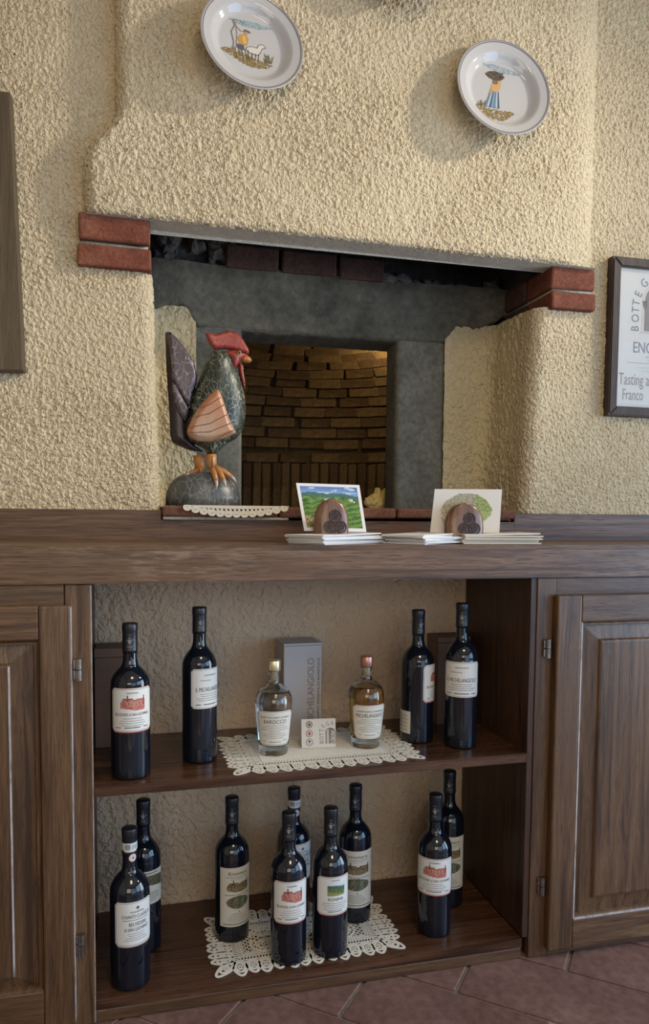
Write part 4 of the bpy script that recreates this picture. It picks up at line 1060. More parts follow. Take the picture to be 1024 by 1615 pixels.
# ------------------------------------------------------------------ gift boxes
def gift_box(x0, x1, y0, y1, h, mat, lab, lid, rz=0.0):
    t = empty('gift_box', ((x0 + x1) / 2, (y0 + y1) / 2, SZ), lab, 'box', None, world=False, rotz=rz)
    w, d = (x1 - x0) / 2, (y1 - y0) / 2
    box('box_body', -w, w, -d, d, 0.0, h - lid, mat, t, 0.0012)
    box('lid', -w - 0.0005, w + 0.0005, -d - 0.0005, d + 0.0005, h - lid + 0.0006, h, mat, t, 0.0012)
    return t
gb = gift_box(0.397, 0.486, 0.219, 0.300, 0.216, M['grey_card'], 'tall pale grey grappa gift box standing behind the clear bottle', 0.006, 0.05)
A = Art()
g = (0.19, 0.17, 0.165)
A.text('MICHELANGIOLO', 0, 0, 0.0155, g, width=0.150, rot=PI / 2)
A.text('GRAPPA RISERVA DI BARRIQUE', 0.0135, 0, 0.0055, (0.10, 0.09, 0.09), width=0.150, rot=PI / 2)
A.build('box_lettering', lambda x, y, l: (0.0262 + x, -0.0405 - 0.0002 * l - 0.0004, 0.106 + y), M['print'], gb)
gift_box(-0.0095, 0.060, 0.236, 0.312, 0.216, M['brown_card'], 'dark brown wine gift box behind the bottle at left end of the upper shelf', 0.020)
gift_box(0.783, 0.866, 0.244, 0.314, 0.214, M['brown_card'], 'dark brown wine gift box behind the bottles at right end of the upper shelf', 0.014)

# ------------------------------------------------------------------ folded card with emblems
fc = empty('folded_card', (0.4605, 0.130, SZ + 0.0022), 'small folded white card with three round emblems on upper doily', 'card', None, world=False, rotz=-0.10)
def card_panel(y_top, name, w=0.0375, h=0.060):
    bm = bmesh.new()
    add_box(bm, -w, w, -0.0003, 0.0003, 0, h, 0)
    for v in bm.verts: v.co.y += y_top[0] + (y_top[1] - y_top[0]) * v.co.z / h
    return from_bm(name, bm, M['paper_warm'], fc)
card_panel((0.0, 0.012), 'front_leaf'); card_panel((0.026, 0.0128), 'back_leaf', 0.0372, 0.0605)
A = Art()
for q, (c, c2) in enumerate((((0.20, 0.16, 0.11), (0.42, 0.36, 0.27)), ((0.30, 0.05, 0.05), (0.60, 0.50, 0.45)), ((0.04, 0.04, 0.04), (0.62, 0.58, 0.52)))):
    zc2 = 0.049 - q * 0.0185; xc = -0.0205
    A.ell(xc, zc2, 0.0078, 0.0078, c, 0); A.ring(xc, zc2, 0.0052, 0.0068, c2, 1); A.ell(xc, zc2, 0.0048, 0.0048, c2, 1)
    if q == 0: A.poly([(xc - 0.002, zc2 + 0.003), (xc + 0.001, zc2 + 0.001), (xc + 0.0028, zc2 + 0.003), (xc + 0.001, zc2 - 0.0032), (xc - 0.001, zc2 - 0.002)], (0.02, 0.02, 0.02), 2)
    elif q == 1: A.ell(xc, zc2, 0.0024, 0.0034, (0.32, 0.05, 0.05), 2)
    else:
        A.line(xc, zc2 - 0.003, xc, zc2 + 0.003, 0.0012, (0.02, 0.02, 0.02), 2); A.ell(xc, zc2 + 0.0020, 0.0030, 0.0016, (0.02, 0.02, 0.02), 2, 10)
for q, ch in enumerate('BOTTEGA'):      # the name runs up the left of a little arched doorway and over its top
    if q < 4: A.text(ch, 0.0105, 0.0115 + q * 0.0082, 0.0090, (0.20, 0.19, 0.18), rot=PI / 2, sx=0.85)
    else: A.text(ch, (0.0135, 0.0210, 0.0300)[q - 4], (0.0425, 0.0455, 0.0462)[q - 4], 0.0090, (0.20, 0.19, 0.18), rot=(0.9, 0.35, 0.0)[q - 4], sx=0.75)
A.rect(0.0150, 0.008, 0.0370, 0.034, (0.17, 0.14, 0.11), 1); A.ell(0.0255, 0.034, 0.0105, 0.0070, (0.17, 0.14, 0.11), 1)
A.rect(0.0170, 0.008, 0.0228, 0.038, (0.52, 0.48, 0.42), 1.5); A.rect(0.0255, 0.008, 0.0362, 0.034, (0.45, 0.40, 0.34), 1.5)
A.raster(0.0255, 0.008, 0.0362, 0.036, 6, 14, lambda u, v: lerp((0.2, 0.17, 0.13), (0.6, 0.56, 0.5), hsh(int(u * 9), int(v * 19), 2)), 2)
A.build('card_print', lambda x, y, l: (x, 0.0002 * y / 0.06 + 0.012 * y / 0.060 - 0.0006 - 0.0001 * l, y), M['print'], fc)

# ------------------------------------------------------------------ lace
class Lace:
    def __init__(s): s.V = []; s.F = []
    def rib(s, pts, w, closed=False, h=0.0):
        n = len(pts); P = [np.array(p, float) for p in pts]
        b = len(s.V)
        for i in range(n):
            if closed: t = P[(i + 1) % n] - P[i - 1]
            else: t = P[min(i + 1, n - 1)] - P[max(i - 1, 0)]
            L = np.hypot(*t) or 1; nn = np.array([-t[1], t[0]]) / L * w / 2
            s.V += [(P[i][0] + nn[0], P[i][1] + nn[1], h), (P[i][0] - nn[0], P[i][1] - nn[1], h)]
        for i in range(n if closed else n - 1):
            j = (i + 1) % n
            s.F.append((b + 2 * i, b + 2 * i + 1, b + 2 * j + 1, b + 2 * j))
    def ell(s, cx, cy, rx, ry, w, rot=0.0, n=18, h=0.0, tip=0.0):
        ca, sa = math.cos(rot), math.sin(rot); pts = []
        for k2 in range(n):
            a = 2 * PI * k2 / n
            x = rx * math.cos(a); y = ry * math.sin(a) * (1 - tip * max(0, math.cos(a)))
            pts.append((cx + x * ca - y * sa, cy + x * sa + y * ca))
        s.rib(pts, w, True, h)
    def build(s, name, mat, fn=None, thick=0.0009, parent=None):
        V = [fn(*v) for v in s.V] if fn else s.V
        o = raw(name, V, s.F, mat, parent)
        m = o.modifiers.new('cloth_thickness', 'SOLIDIFY'); m.thickness = thick; m.offset = 0
        return o

def doily(a, b, dense, petal, na, nbb):
    """a, b half sizes of the outline; petals stand out from an inner rectangle"""
    L = Lace(); pa, pb = a - petal, b - petal
    def petalat(cx, cy, rot, ln, wd):
        x = cx + math.cos(rot) * ln * 0.42; y = cy + math.sin(rot) * ln * 0.42
        L.ell(x + math.cos(rot) * ln * 0.06, y + math.sin(rot) * ln * 0.06, ln * 0.60, wd * 0.445, 0.0056, rot, 22, 0.0004, 0.30)
        L.ell(x, y, ln * 0.36, wd * 0.29, 0.0052, rot, 16, 0.0005)
        L.ell(x - math.cos(rot) * ln * 0.03, y - math.sin(rot) * ln * 0.03, ln * 0.14, wd * 0.10, 0.0030, rot, 10, 0.0005)
        for q in (-0.34, -0.12, 0.12, 0.34):
            L.rib([(x + math.cos(rot) * ln * q - math.sin(rot) * wd * 0.40 * s2, y + math.sin(rot) * ln * q + math.cos(rot) * wd * 0.40 * s2) for s2 in (-1, 1)], 0.0022)
    for k2 in range(na):
        x = -pa + 2 * pa * (k2 + 0.5) / na
        for s2 in (-1, 1): petalat(x, s2 * pb, s2 * PI / 2 + random.uniform(-.12, .12), petal * random.uniform(0.95, 1.1), 2 * pa / na * 1.12)
    for k2 in range(nbb):
        y = -pb + 2 * pb * (k2 + 0.5) / nbb
        for s2 in (-1, 1): petalat(s2 * pa, y, (0 if s2 > 0 else PI) + random.uniform(-.12, .12), petal * random.uniform(0.95, 1.1), 2 * pb / nbb * 1.12)
    for sx in (-1, 1):
        for sy in (-1, 1): petalat(sx * pa, sy * pb, math.atan2(sy, sx) + 0.0, petal * 1.25, petal * 0.75)
    def rect(i, w, h=0.0):
        x, y = pa - i, pb - i; L.rib([(-x, -y), (x, -y), (x, y), (-x, y)], w, True, h)
    for i, w in ((-0.001, 0.005), (0.006, 0.003), (0.017, 0.003), (0.024, 0.004), (0.030, 0.0025)): rect(i, w, 0.0002)
    for i0, i1, st in ((0.006, 0.017, 0.0064), (0.017, 0.030, 0.0056)):   # ladder stitches
        x = -pa + i0
        while x < pa - i0:
            for s2 in (-1, 1): L.rib([(x, s2 * (pb - i0)), (x + 0.001, s2 * (pb - i1))], 0.0026)
            x += st
        y = -pb + i0
        while y < pb - i0:
            for s2 in (-1, 1): L.rib([(s2 * (pa - i0), y), (s2 * (pa - i1), y + 0.001)], 0.0026)
            y += st
    X, Y = pa - 0.030, pb - 0.030
    if dense:       # close-woven centre
        s2 = 0.0046; w = 0.0030
        x = -X
        while x <= X: L.rib([(x, -Y), (x, Y)], w); x += s2
        y = -Y
        while y <= Y: L.rib([(-X, y), (X, y)], w, False, 0.0003); y += s2
    else:           # scrolls on an open net
        s2 = 0.0125; w = 0.0022
        q = -X - Y
        while q < X + Y:
            p0, p1 = max(-X, q - Y), min(X, q + Y)
            if p1 > p0:
                L.rib([(p0, q - p0), (p1, q - p1)], w); L.rib([(p0, -(q - p0)), (p1, -(q - p1))], w)
            q += s2
        for cx, cy, r in ((-X * .62, -Y * .35, .034), (-X * .62, Y * .4, .030), (0, 0, .040), (X * .62, -Y * .35, .034), (X * .62, Y * .4, .030), (-X * .28, Y * .55, .024), (X * .28, -Y * .55, .024)):
            for k3 in (1.0, 0.66): L.ell(cx, cy, r * k3, r * k3 * 0.85, 0.0052, 0.3, 22, 0.0005)
            for k3 in range(9):
                aa = 2 * PI * k3 / 9; L.rib([(cx, cy), (cx + r * math.cos(aa), cy + r * .85 * math.sin(aa))], 0.002, False, 0.0003)
    return L
def lay(cx, cy, z, rot, sk=0.0):
    ca, sa = math.cos(rot), math.sin(rot)
    return lambda x, y, h: (cx + x * ca - (y + sk * x) * sa, cy + x * sa + (y + sk * x) * ca, z + h)
tag(doily(0.200, 0.124, True, 0.036, 12, 8).build('lace_doily', M['white_lace'], lay(0.458, 0.137, SZ + 0.0006, 0.03)), 'white rectangular lace doily lying on the upper shelf under the grappa bottles', 'doily')
tag(doily(0.200, 0.110, False, 0.037, 12, 7).build('lace_doily', M['white_lace'], lay(0.425, 0.132, BZ + 0.0006, 0.02)), 'white rectangular lace doily lying on the bottom board under several wine bottles', 'doily')
# the scalloped doily under the rooster, its front edge folded over the sill
L = Lace()
yf = 0.294
def fold(x, s, h):      # s: distance from the sill's front edge, positive hanging down
    if s >= 0: return (x, yf - 0.001 - h * 0.5, 0.9790 - s)
    return (x, yf - 0.001 - s, 0.9790 + h)
def hang(x): return 0.024 * max(0.0, 1 - abs((x - 0.302) / 0.125) ** 2.2)
N = 60
xs = np.linspace(0.185, 0.425, N)
for a, b in zip(xs, xs[1:]):
    bs = len(L.V); L.V += [(a, -0.09, 0), (b, -0.09, 0), (b, 0.0, 0), (a, 0.0, 0)]; L.F.append((bs, bs + 1, bs + 2, bs + 3))
    for f0, f1 in ((0.0, 0.30), (0.50, 0.76)):
        p = [(a, hang(a) * f0, 0), (b, hang(b) * f0, 0), (b, hang(b) * f1, 0), (a, hang(a) * f1, 0)]
        bs = len(L.V); L.V += p; L.F.append((bs, bs + 1, bs + 2, bs + 3))
for q in range(24):
    x = 0.19 + q * 0.0098; L.rib([(x, hang(x) * 0.28), (x + 0.001, hang(x) * 0.52)], 0.0055)
for q in range(13):
    x = 0.302 + (q - 6) * 0.0185; s = hang(x) * 0.80
    if s < 0.002: continue
    L.ell(x, s, 0.0060, 0.0042, 0.0072, 0, 16, 0.0008)
tag(L.build('lace_doily', M['cream_lace'], fold, 0.0012), 'cream scalloped doily under the painted rooster, folded over the sill', 'doily')

# ================================================================== THE PAINTED ROOSTER ON THE SILL
def inflate(outline, T, D, step, ycen, bias=0.0, flat=False, noise_amp=0.0):
    """carved solid from its outline: thickness swells from the rim over the distance D up to half-thickness T"""
    P = [np.array(p, float) for p in outline]
    B = []
    for a, b in zip(P, P[1:] + P[:1]):
        n = max(1, int(np.hypot(*(b - a)) / step))
        for i in range(n): B.append(a + (b - a) * i / n)
    # soften the corners a little
    B = np.array(B)
    for _ in range(2): B = 0.5 * B + 0.25 * (np.roll(B, 1, 0) + np.roll(B, -1, 0))
    nb = len(B)
    mn, mx = B.min(0), B.max(0)
    I = []
    yy = mn[1]; row = 0
    seg = np.roll(B, -1, 0) - B
    def dist(p):
        w = p - B; t = np.clip((w * seg).sum(1) / np.maximum((seg * seg).sum(1), 1e-12), 0, 1)
        return np.sqrt((((B + seg * t[:, None]) - p) ** 2).sum(1)).min()
    while yy < mx[1]:
        xx = mn[0] + (row % 2) * step / 2
        while xx < mx[0]:
            p = np.array([xx, yy])
            if dist(p) > step * 0.55: I.append(p)
            xx += step
        yy += step * 0.87; row += 1
    pts = [Vector(p) for p in list(B) + I]
    edges = [(i, (i + 1) % nb) for i in range(nb)]
    r = delaunay_2d_cdt(pts, edges, [list(range(nb))], 1, 1e-7)
    vs, fs = r[0], r[2]
    th = []
    for v in vs:
        d = dist(np.array(v)); e = 1 - min(1.0, d / D)
        t = T * math.sqrt(max(0, 1 - e * e)) if not flat else T * min(1.0, d / D)
        th.append(0.0 if d < 1e-6 else t + noise_amp * noise.noise(Vector((v[0] * 60, v[1] * 60, 0))))
    n = len(vs); V = [(v[0], ycen - t + bias, v[1]) for v, t in zip(vs, th)]; F = [tuple(f) for f in fs]
    back = {}
    for i, t in enumerate(th):
        if t == 0.0: back[i] = i
        else: back[i] = len(V); V.append((vs[i][0], ycen + t + bias, vs[i][1]))
    F += [tuple(back[i] for i in f)[::-1] for f in fs]
    return V, F
def rc(c, r):       # carving sketch units -> room coordinates of the figure
    return (0.1487 + (c / 5.044 - 22) * 0.001528, 0.980 + (297 - r / 5.044) * 0.0015)
def rl(L): return [rc(*p) for p in L]
RY = 0.425
rooster = empty('rooster_figure', (0.245, RY, 0.9802), 'carved wooden rooster painted dark green with a red comb, standing on the sill', 'figurine')
def solid(name, L, T, D, y, mat, step=0.0042, **kw):
    V, F = inflate(rl(L), T, D, step, y, **kw)
    bm = bmesh.new(); vv = [bm.verts.new(v) for v in V]
    for f_ in F:
        try: bm.faces.new([vv[i] for i in f_])
        except ValueError: pass
    return from_bm(name, bm, mat, rooster, True)
solid('tail', [(110, 105), (132, 112), (200, 170), (275, 260), (338, 350), (362, 450), (352, 530), (322, 600), (305, 720), (285, 830), (300, 950), (345, 1010), (420, 1060), (300, 1050), (165, 995), (148, 940), (138, 700), (120, 400)], 0.024, 0.014, RY + 0.004, M['r_plumside'], flat=True)
solid('tail_feather', [(130, 118), (200, 172), (272, 262), (330, 350), (352, 450), (344, 520), (315, 590), (298, 730), (240, 640), (165, 515), (150, 500), (152, 420), (140, 300)], 0.008, 0.010, RY - 0.020, M['r_purple'])
solid('tail_feather', [(152, 512), (185, 530), (298, 735), (262, 838), (228, 800), (190, 730), (160, 600)], 0.008, 0.012, RY - 0.0215, M['r_purple'])
solid('body', [(485, 235), (440, 300), (405, 385), (375, 470), (345, 550), (310, 605), (298, 700), (285, 780), (255, 845), (258, 930), (300, 990), (380, 1015), (425, 1045), (440, 1095), (512, 1105), (532, 1045), (600, 985), (680, 935), (725, 865), (748, 745), (745, 620), (722, 520), (695, 420), (655, 360), (640, 300), (600, 245)], 0.046, 0.055, RY, M['r_green'])
wing = solid('wing', [(498, 560), (420, 640), (350, 730), (300, 820), (264, 915), (282, 962), (350, 992), (450, 992), (560, 962), (655, 912), (612, 830), (590, 750), (565, 670), (540, 600), (520, 562)], 0.010, 0.012, RY - 0.043, M['r_wing'], flat=True)
bm = bmesh.new()
for g in ([(350, 735), (440, 700), (528, 640)], [(318, 805), (440, 770), (562, 690)], [(285, 885), (440, 850), (590, 765)], [(268, 925), (440, 915), (615, 835)], [(450, 992), (560, 930), (640, 890)]):
    pts = [(*rc(*p), 0) for p in g]
    tube(bm, [(p[0], RY - 0.0531, p[1]) for p in pts], [0.0009, 0.0012, 0.0009], 6)
o = from_bm('feather_edge', bm, plain('feather_groove_brown', (0.16, 0.075, 0.045), 0.5)); o.parent = wing
o['kind'] = 'stuff'
solid('comb', [(413, 112), (440, 103), (500, 118), (545, 96), (560, 90), (578, 98), (595, 66), (620, 86), (640, 78), (662, 80), (690, 110), (715, 132), (732, 160), (770, 220), (766, 266), (720, 252), (650, 237), (570, 227), (490, 242), (450, 195)], 0.011, 0.010, RY - 0.008, M['r_red'], step=0.0035)
solid('face', [(572, 245), (640, 228), (720, 245), (764, 268), (704, 312), (690, 348), (650, 402), (625, 372), (610, 312), (580, 297)], 0.021, 0.022, RY - 0.008, M['r_red'], step=0.0035)
solid('beak', [(698, 282), (762, 264), (800, 305), (770, 332), (704, 326)], 0.012, 0.016, RY - 0.008, M['r_orange'], step=0.0035)
solid('wattle', [(688, 330), (722, 335), (726, 400), (744, 545), (718, 520), (690, 430), (680, 380)], 0.013, 0.010, RY - 0.008, M['r_red'], step=0.0035)
ex, ez = rc(684, 262)
bm = bmesh.new(); bmesh.ops.create_uvsphere(bm, u_segments=14, v_segments=10, radius=0.0048, matrix=Matrix.Translation((ex, RY - 0.0255, ez)))
eye = from_bm('eye', bm, M['r_yellow'], rooster, True)
bm = bmesh.new(); bmesh.ops.create_uvsphere(bm, u_segments=12, v_segments=8, radius=0.0028, matrix=Matrix.Translation((ex + 0.0003, RY - 0.0290, ez)))
pu = from_bm('pupil', bm, M['r_black'], None, True); pu.parent = eye
# domed base
cx0, zb0 = rc(405, 1483)
bm = bmesh.new()
N1, N2 = 40, 12
prev = None
def dome(a, t):
    s = math.sin(t * PI / 2) ; c = max(0.0, 1 - s ** 2.6) ** (1 / 2.6) if s < 1 else 0.0
    return (cx0 + 0.0905 * s * math.cos(a) * (1.0), RY + 0.062 * s * math.sin(a), 0.9802 + 0.082 * c)
rings = [[bm.verts.new(dome(2 * PI * k2 / N1, j / N2)) for k2 in range(N1)] for j in range(1, N2 + 1)]
topv = bm.verts.new((cx0, RY, 0.9802 + 0.082))
for k2 in range(N1): bm.faces.new((topv, rings[0][k2], rings[0][(k2 + 1) % N1]))
for a_, b_ in zip(rings, rings[1:]):
    for k2 in range(N1): bm.faces.new((a_[k2], b_[k2], b_[(k2 + 1) % N1], a_[(k2 + 1) % N1]))
bm.faces.new(rings[-1])
from_bm('base', bm, M['r_base'], rooster, True)
def leg(c, y, toes, mat):
    bm = bmesh.new()
    x0, z0 = rc(c, 1085); x1, z1 = rc(c + 8, 1200)
    tube(bm, [(x0, y, z0), ((x0 + x1) / 2, y, (z0 + z1) / 2), (x1, y, z1)], [0.0135, 0.0125, 0.0115], 12)
    for T in toes:
        pts = []
        for (cc, rr, yy) in T: px, pz = rc(cc, rr); pts.append((px, yy, pz))
        tube(bm, pts, [0.0085, 0.0068, 0.0055][:len(pts)] if len(pts) <= 3 else [0.0085, 0.0068, 0.0060, 0.005], 10)
    o = from_bm('leg', bm, mat, rooster, True)
    for T in toes:
        (c1, r1, y1), (c2, r2, y2) = T[-2], T[-1]
        p1, p2 = rc(c1, r1), rc(c2, r2)
        d = Vector((p2[0] - p1[0], y2 - y1, p2[1] - p1[1])).normalized()
        s = Vector((p2[0], y2, p2[1]))
        bm = bmesh.new(); tube(bm, [s - d * 0.002, s + d * 0.008 + Vector((0, 0.001, -0.001)), s + d * 0.017 + Vector((-0.002, 0.002, -0.004))], [0.0048, 0.0034, 0.0008], 8)
        q = from_bm('claw', bm, M['claw'], None, True); q.parent = o
    return o
lg = leg(458, RY - 0.026, [[(466, 1190, RY - 0.028), (482, 1250, RY - 0.047), (490, 1305, RY - 0.057)], [(490, 1185, RY - 0.028), (525, 1235, RY - 0.046), (550, 1295, RY - 0.056)], [(485, 1185, RY - 0.020), (565, 1222, RY - 0.026), (620, 1262, RY - 0.030)]], M['r_orange'])
leg(372, RY + 0.012, [[(380, 1195, RY + 0.010), (330, 1228, RY - 0.010), (290, 1245, RY - 0.018)]], M['r_orange'])
bm = bmesh.new()
for rr in range(6):
    px, pz = rc(463 + rr * 1.2, 1110 + rr * 18)
    bmesh.ops.create_uvsphere(bm, u_segments=6, v_segments=5, radius=0.0016, matrix=Matrix.Translation((px, RY - 0.0385, pz)) @ Matrix.Scale(1.6, 4, (0, 0, 1)))
o = from_bm('scale_marks', bm, M['r_black']); o.parent = lg; o['kind'] = 'stuff'

# crumpled golden cloth in the oven mouth
bm = bmesh.new()
bmesh.ops.create_icosphere(bm, subdivisions=5, radius=1.0)
for v in bm.verts:
    p = v.co.copy(); n = p.normalized()
    a = math.atan2(p.z, p.x)
    r = 1 + 0.22 * noise.noise(p * 1.6 + Vector((3, 1, 7))) + 0.13 * abs(noise.noise(p * 3.6)) + 0.07 * abs(math.sin(7 * (p.x * 0.8 + p.z * 1.1) + 3 * noise.noise(p * 2)))
    r -= 0.38 * math.exp(-((p.x + 0.28 - 0.4 * (p.z)) / 0.13) ** 2) * max(0, 0.5 + 0.5 * p.z)
    k2 = 0.62 if p.x < -0.25 else 1.0
    v.co = Vector((n.x * r * 0.044, n.y * r * 0.030, n.z * r * 0.033 * k2))
    if v.co.z < -0.026 * 0.8: v.co.z = -0.026 * 0.8
    v.co.z *= 1.25; v.co += Vector((0.795, 0.735, 1.0005))
tag(from_bm('golden_cloth', bm, M['cloth'], None, True), 'crumpled golden yellow cloth lying at right in the oven mouth', 'cloth')

# ================================================================== PLATES ON THE HOOD
def plate(cx, cy, cz, R, tilt, tz, label, paint):
    t, s = math.radians(tilt), math.radians(tz)
    X = Vector((math.cos(s), math.sin(s), 0)); U = Vector((0, -math.sin(t), math.cos(t)))
    Z = X.cross(U).normalized(); U = Z.cross(X).normalized()
    root = bpy.data.objects.new('painted_plate', None); COL.objects.link(root)
    root.matrix_world = Matrix(((X.x, U.x, Z.x, cx), (X.y, U.y, Z.y, cy), (X.z, U.z, Z.z, cz), (0, 0, 0, 1)))
    root['label'] = label; root['category'] = 'plate'; root['group'] = 'painted plates hung on the chimney hood'
    k2 = R / 0.118
    def zin(r):
        q = r / R
        if q < 0.62: return -0.020 * k2 + 0.0010 * (q / 0.62) ** 2
        if q < 0.84:
            w = (q - 0.62) / 0.22; return (-0.019 + 0.0145 * (w * w * (3 - 2 * w))) * k2
        return (-0.0045 + 0.0045 * (q - 0.84) / 0.16) * k2
    prof = [(0, zin(0))] + [(R * q, zin(R * q)) for q in np.linspace(0.05, 0.985, 40)] + [(R, 0.0006), (R + 0.0012, -0.001), (R, -0.003)]
    prof += [(R * 0.9, -0.0085 * k2), (R * 0.72, -0.0185 * k2), (R * 0.60, -0.0255 * k2), (R * 0.55, -0.0285 * k2), (R * 0.50, -0.0255 * k2), (0, -0.0245 * k2)]
    me = lathe_mesh('dish', prof, 72); me.materials.append(M['ceramic'])
    link('dish', me, None, root)
    A = Art(); A.ring(0, 0, R * 0.955, R * 0.968, (0.10, 0.075, 0.085), 1, 90); A.ring(0, 0, R * 0.985, R * 0.998, (0.13, 0.10, 0.10), 1, 90)
    A.build('rim_line', lambda x, y, l: (x, y, zin(math.hypot(x, y)) + 0.0004), M['glaze'], root)
    A = Art(); paint(A, R)
    A.build('painting', lambda x, y, l: (x, y, zin(math.hypot(x, y)) + 0.0003 + 0.00022 * l), M['glaze'], root)
    return root
def stroke(A, R, pts, w, c, lay=2):
    for a, b in zip(pts, pts[1:]): A.line(a[0] * R, a[1] * R, b[0] * R, b[1] * R, w * R, c, lay)
def ground(A, R, u0, u1, v0, v1, seed, cols):
    def fn(u, v):
        m = 1 - abs(2 * u - 1) ** 2.2
        c0 = 0.5 + 0.20 * math.sin(u * 5 + seed) - 0.14 * (u - 0.5)
        if abs(v - c0) > 0.42 * m * (0.6 + 0.4 * hsh(int(u * 70), int(v * 12), seed)): return None
        r = 0.5 + 0.9 * noise.noise(Vector((u * 14, v * 9, seed))) + 0.25 * (hsh(int(u * 56), int(v * 20), seed + 1) - 0.5)
        if r < 0.24: return None
        return lerp(cols[0], cols[1], max(0, min(1, r)))
    A.raster(u0 * R, v0 * R, u1 * R, v1 * R, 56, 20, fn, 1)
GR = ((0.10, 0.060, 0.022), (0.34, 0.24, 0.09), (0.42, 0.32, 0.12))
SK, BL = (0.08, 0.055, 0.035), (0.022, 0.018, 0.016)
def paint_hunter(A, R):
    def far(u, v):
        lim = 0.5 + 0.45 * math.sin(u * PI) * (1 if v < 0.5 else 0.35)
        return lerp((0.19, 0.26, 0.28), (0.36, 0.42, 0.43), hsh(int(u * 40), int(v * 8), 2)) if abs(v - 0.62) < 0.45 * math.sin(u * PI) * (0.9 if v < .62 else 0.45) else None
    A.raster(-0.42 * R, 0.33 * R, 0.46 * R, 0.53 * R, 44, 12, far, 1)
    ground(A, R, -0.62, 0.42, -0.46, -0.12, 1.0, GR)
    stroke(A, R, [(-0.36, -0.2), (-0.34, 0.0), (-0.38, 0.2), (-0.31, 0.34), (-0.34, 0.46)], 0.020, (0.20, 0.15, 0.11)); stroke(A, R, [(-0.29, -0.1), (-0.27, 0.2), (-0.29, 0.42)], 0.018, (0.28, 0.22, 0.16))
    stroke(A, R, [(-0.34, 0.46), (-0.22, 0.47), (-0.12, 0.43)], 0.014, (0.15, 0.18, 0.15)); stroke(A, R, [(-0.29, 0.35), (-0.18, 0.24)], 0.010, SK)
    A.poly([(x * R, y * R) for x, y in ((-0.26, 0.10), (-0.20, 0.19), (-0.09, 0.20), (-0.04, 0.12), (-0.08, -0.02), (-0.22, -0.01))], (0.52, 0.27, 0.06), 2)
    A.poly([(x * R, y * R) for x, y in ((-0.17, 0.15), (-0.11, 0.17), (-0.09, 0.02), (-0.15, 0.0))], (0.62, 0.42, 0.14), 3)
    A.ell(-0.09 * R, 0.235 * R, 0.040 * R, 0.045 * R, (0.45, 0.26, 0.15), 2, 12); A.poly([(x * R, y * R) for x, y in ((-0.16, 0.25), (-0.10, 0.31), (0.0, 0.28), (0.0, 0.25), (-0.08, 0.265))], (0.16, 0.11, 0.06), 3)
    A.poly([(x * R, y * R) for x, y in ((-0.28, -0.02), (-0.14, -0.03), (-0.13, -0.12), (-0.2, -0.14), (-0.29, -0.10))], (0.10, 0.10, 0.12), 2)
    for q in range(5): stroke(A, R, [(-0.32 + q * 0.065, -0.10), (-0.30 + q * 0.06 + 0.02 * (q % 2), -0.24), (-0.29 + q * 0.065, -0.34)], 0.012, SK)
    dog = [(-0.08, -0.05), (0.02, -0.02), (0.12, -0.03), (0.16, 0.05), (0.24, 0.07), (0.30, 0.02), (0.22, -0.02), (0.18, -0.12), (0.12, -0.18), (-0.02, -0.16), (-0.10, -0.12)]
    A.poly([(x * R, y * R) for x, y in dog], (0.60, 0.56, 0.50), 1.5); stroke(A, R, dog + dog[:1], 0.011, SK)
    for u in (-0.06, 0.02, 0.09, 0.15): stroke(A, R, [(u, -0.15), (u - 0.015, -0.30)], 0.012, SK)
    for q in range(16): u = 0.24 + 0.16 * random.random(); stroke(A, R, [(u, -0.30), (u + random.uniform(-0.05, 0.05), -0.30 + random.uniform(0.05, 0.20))], 0.010, (0.12, 0.10, 0.04))
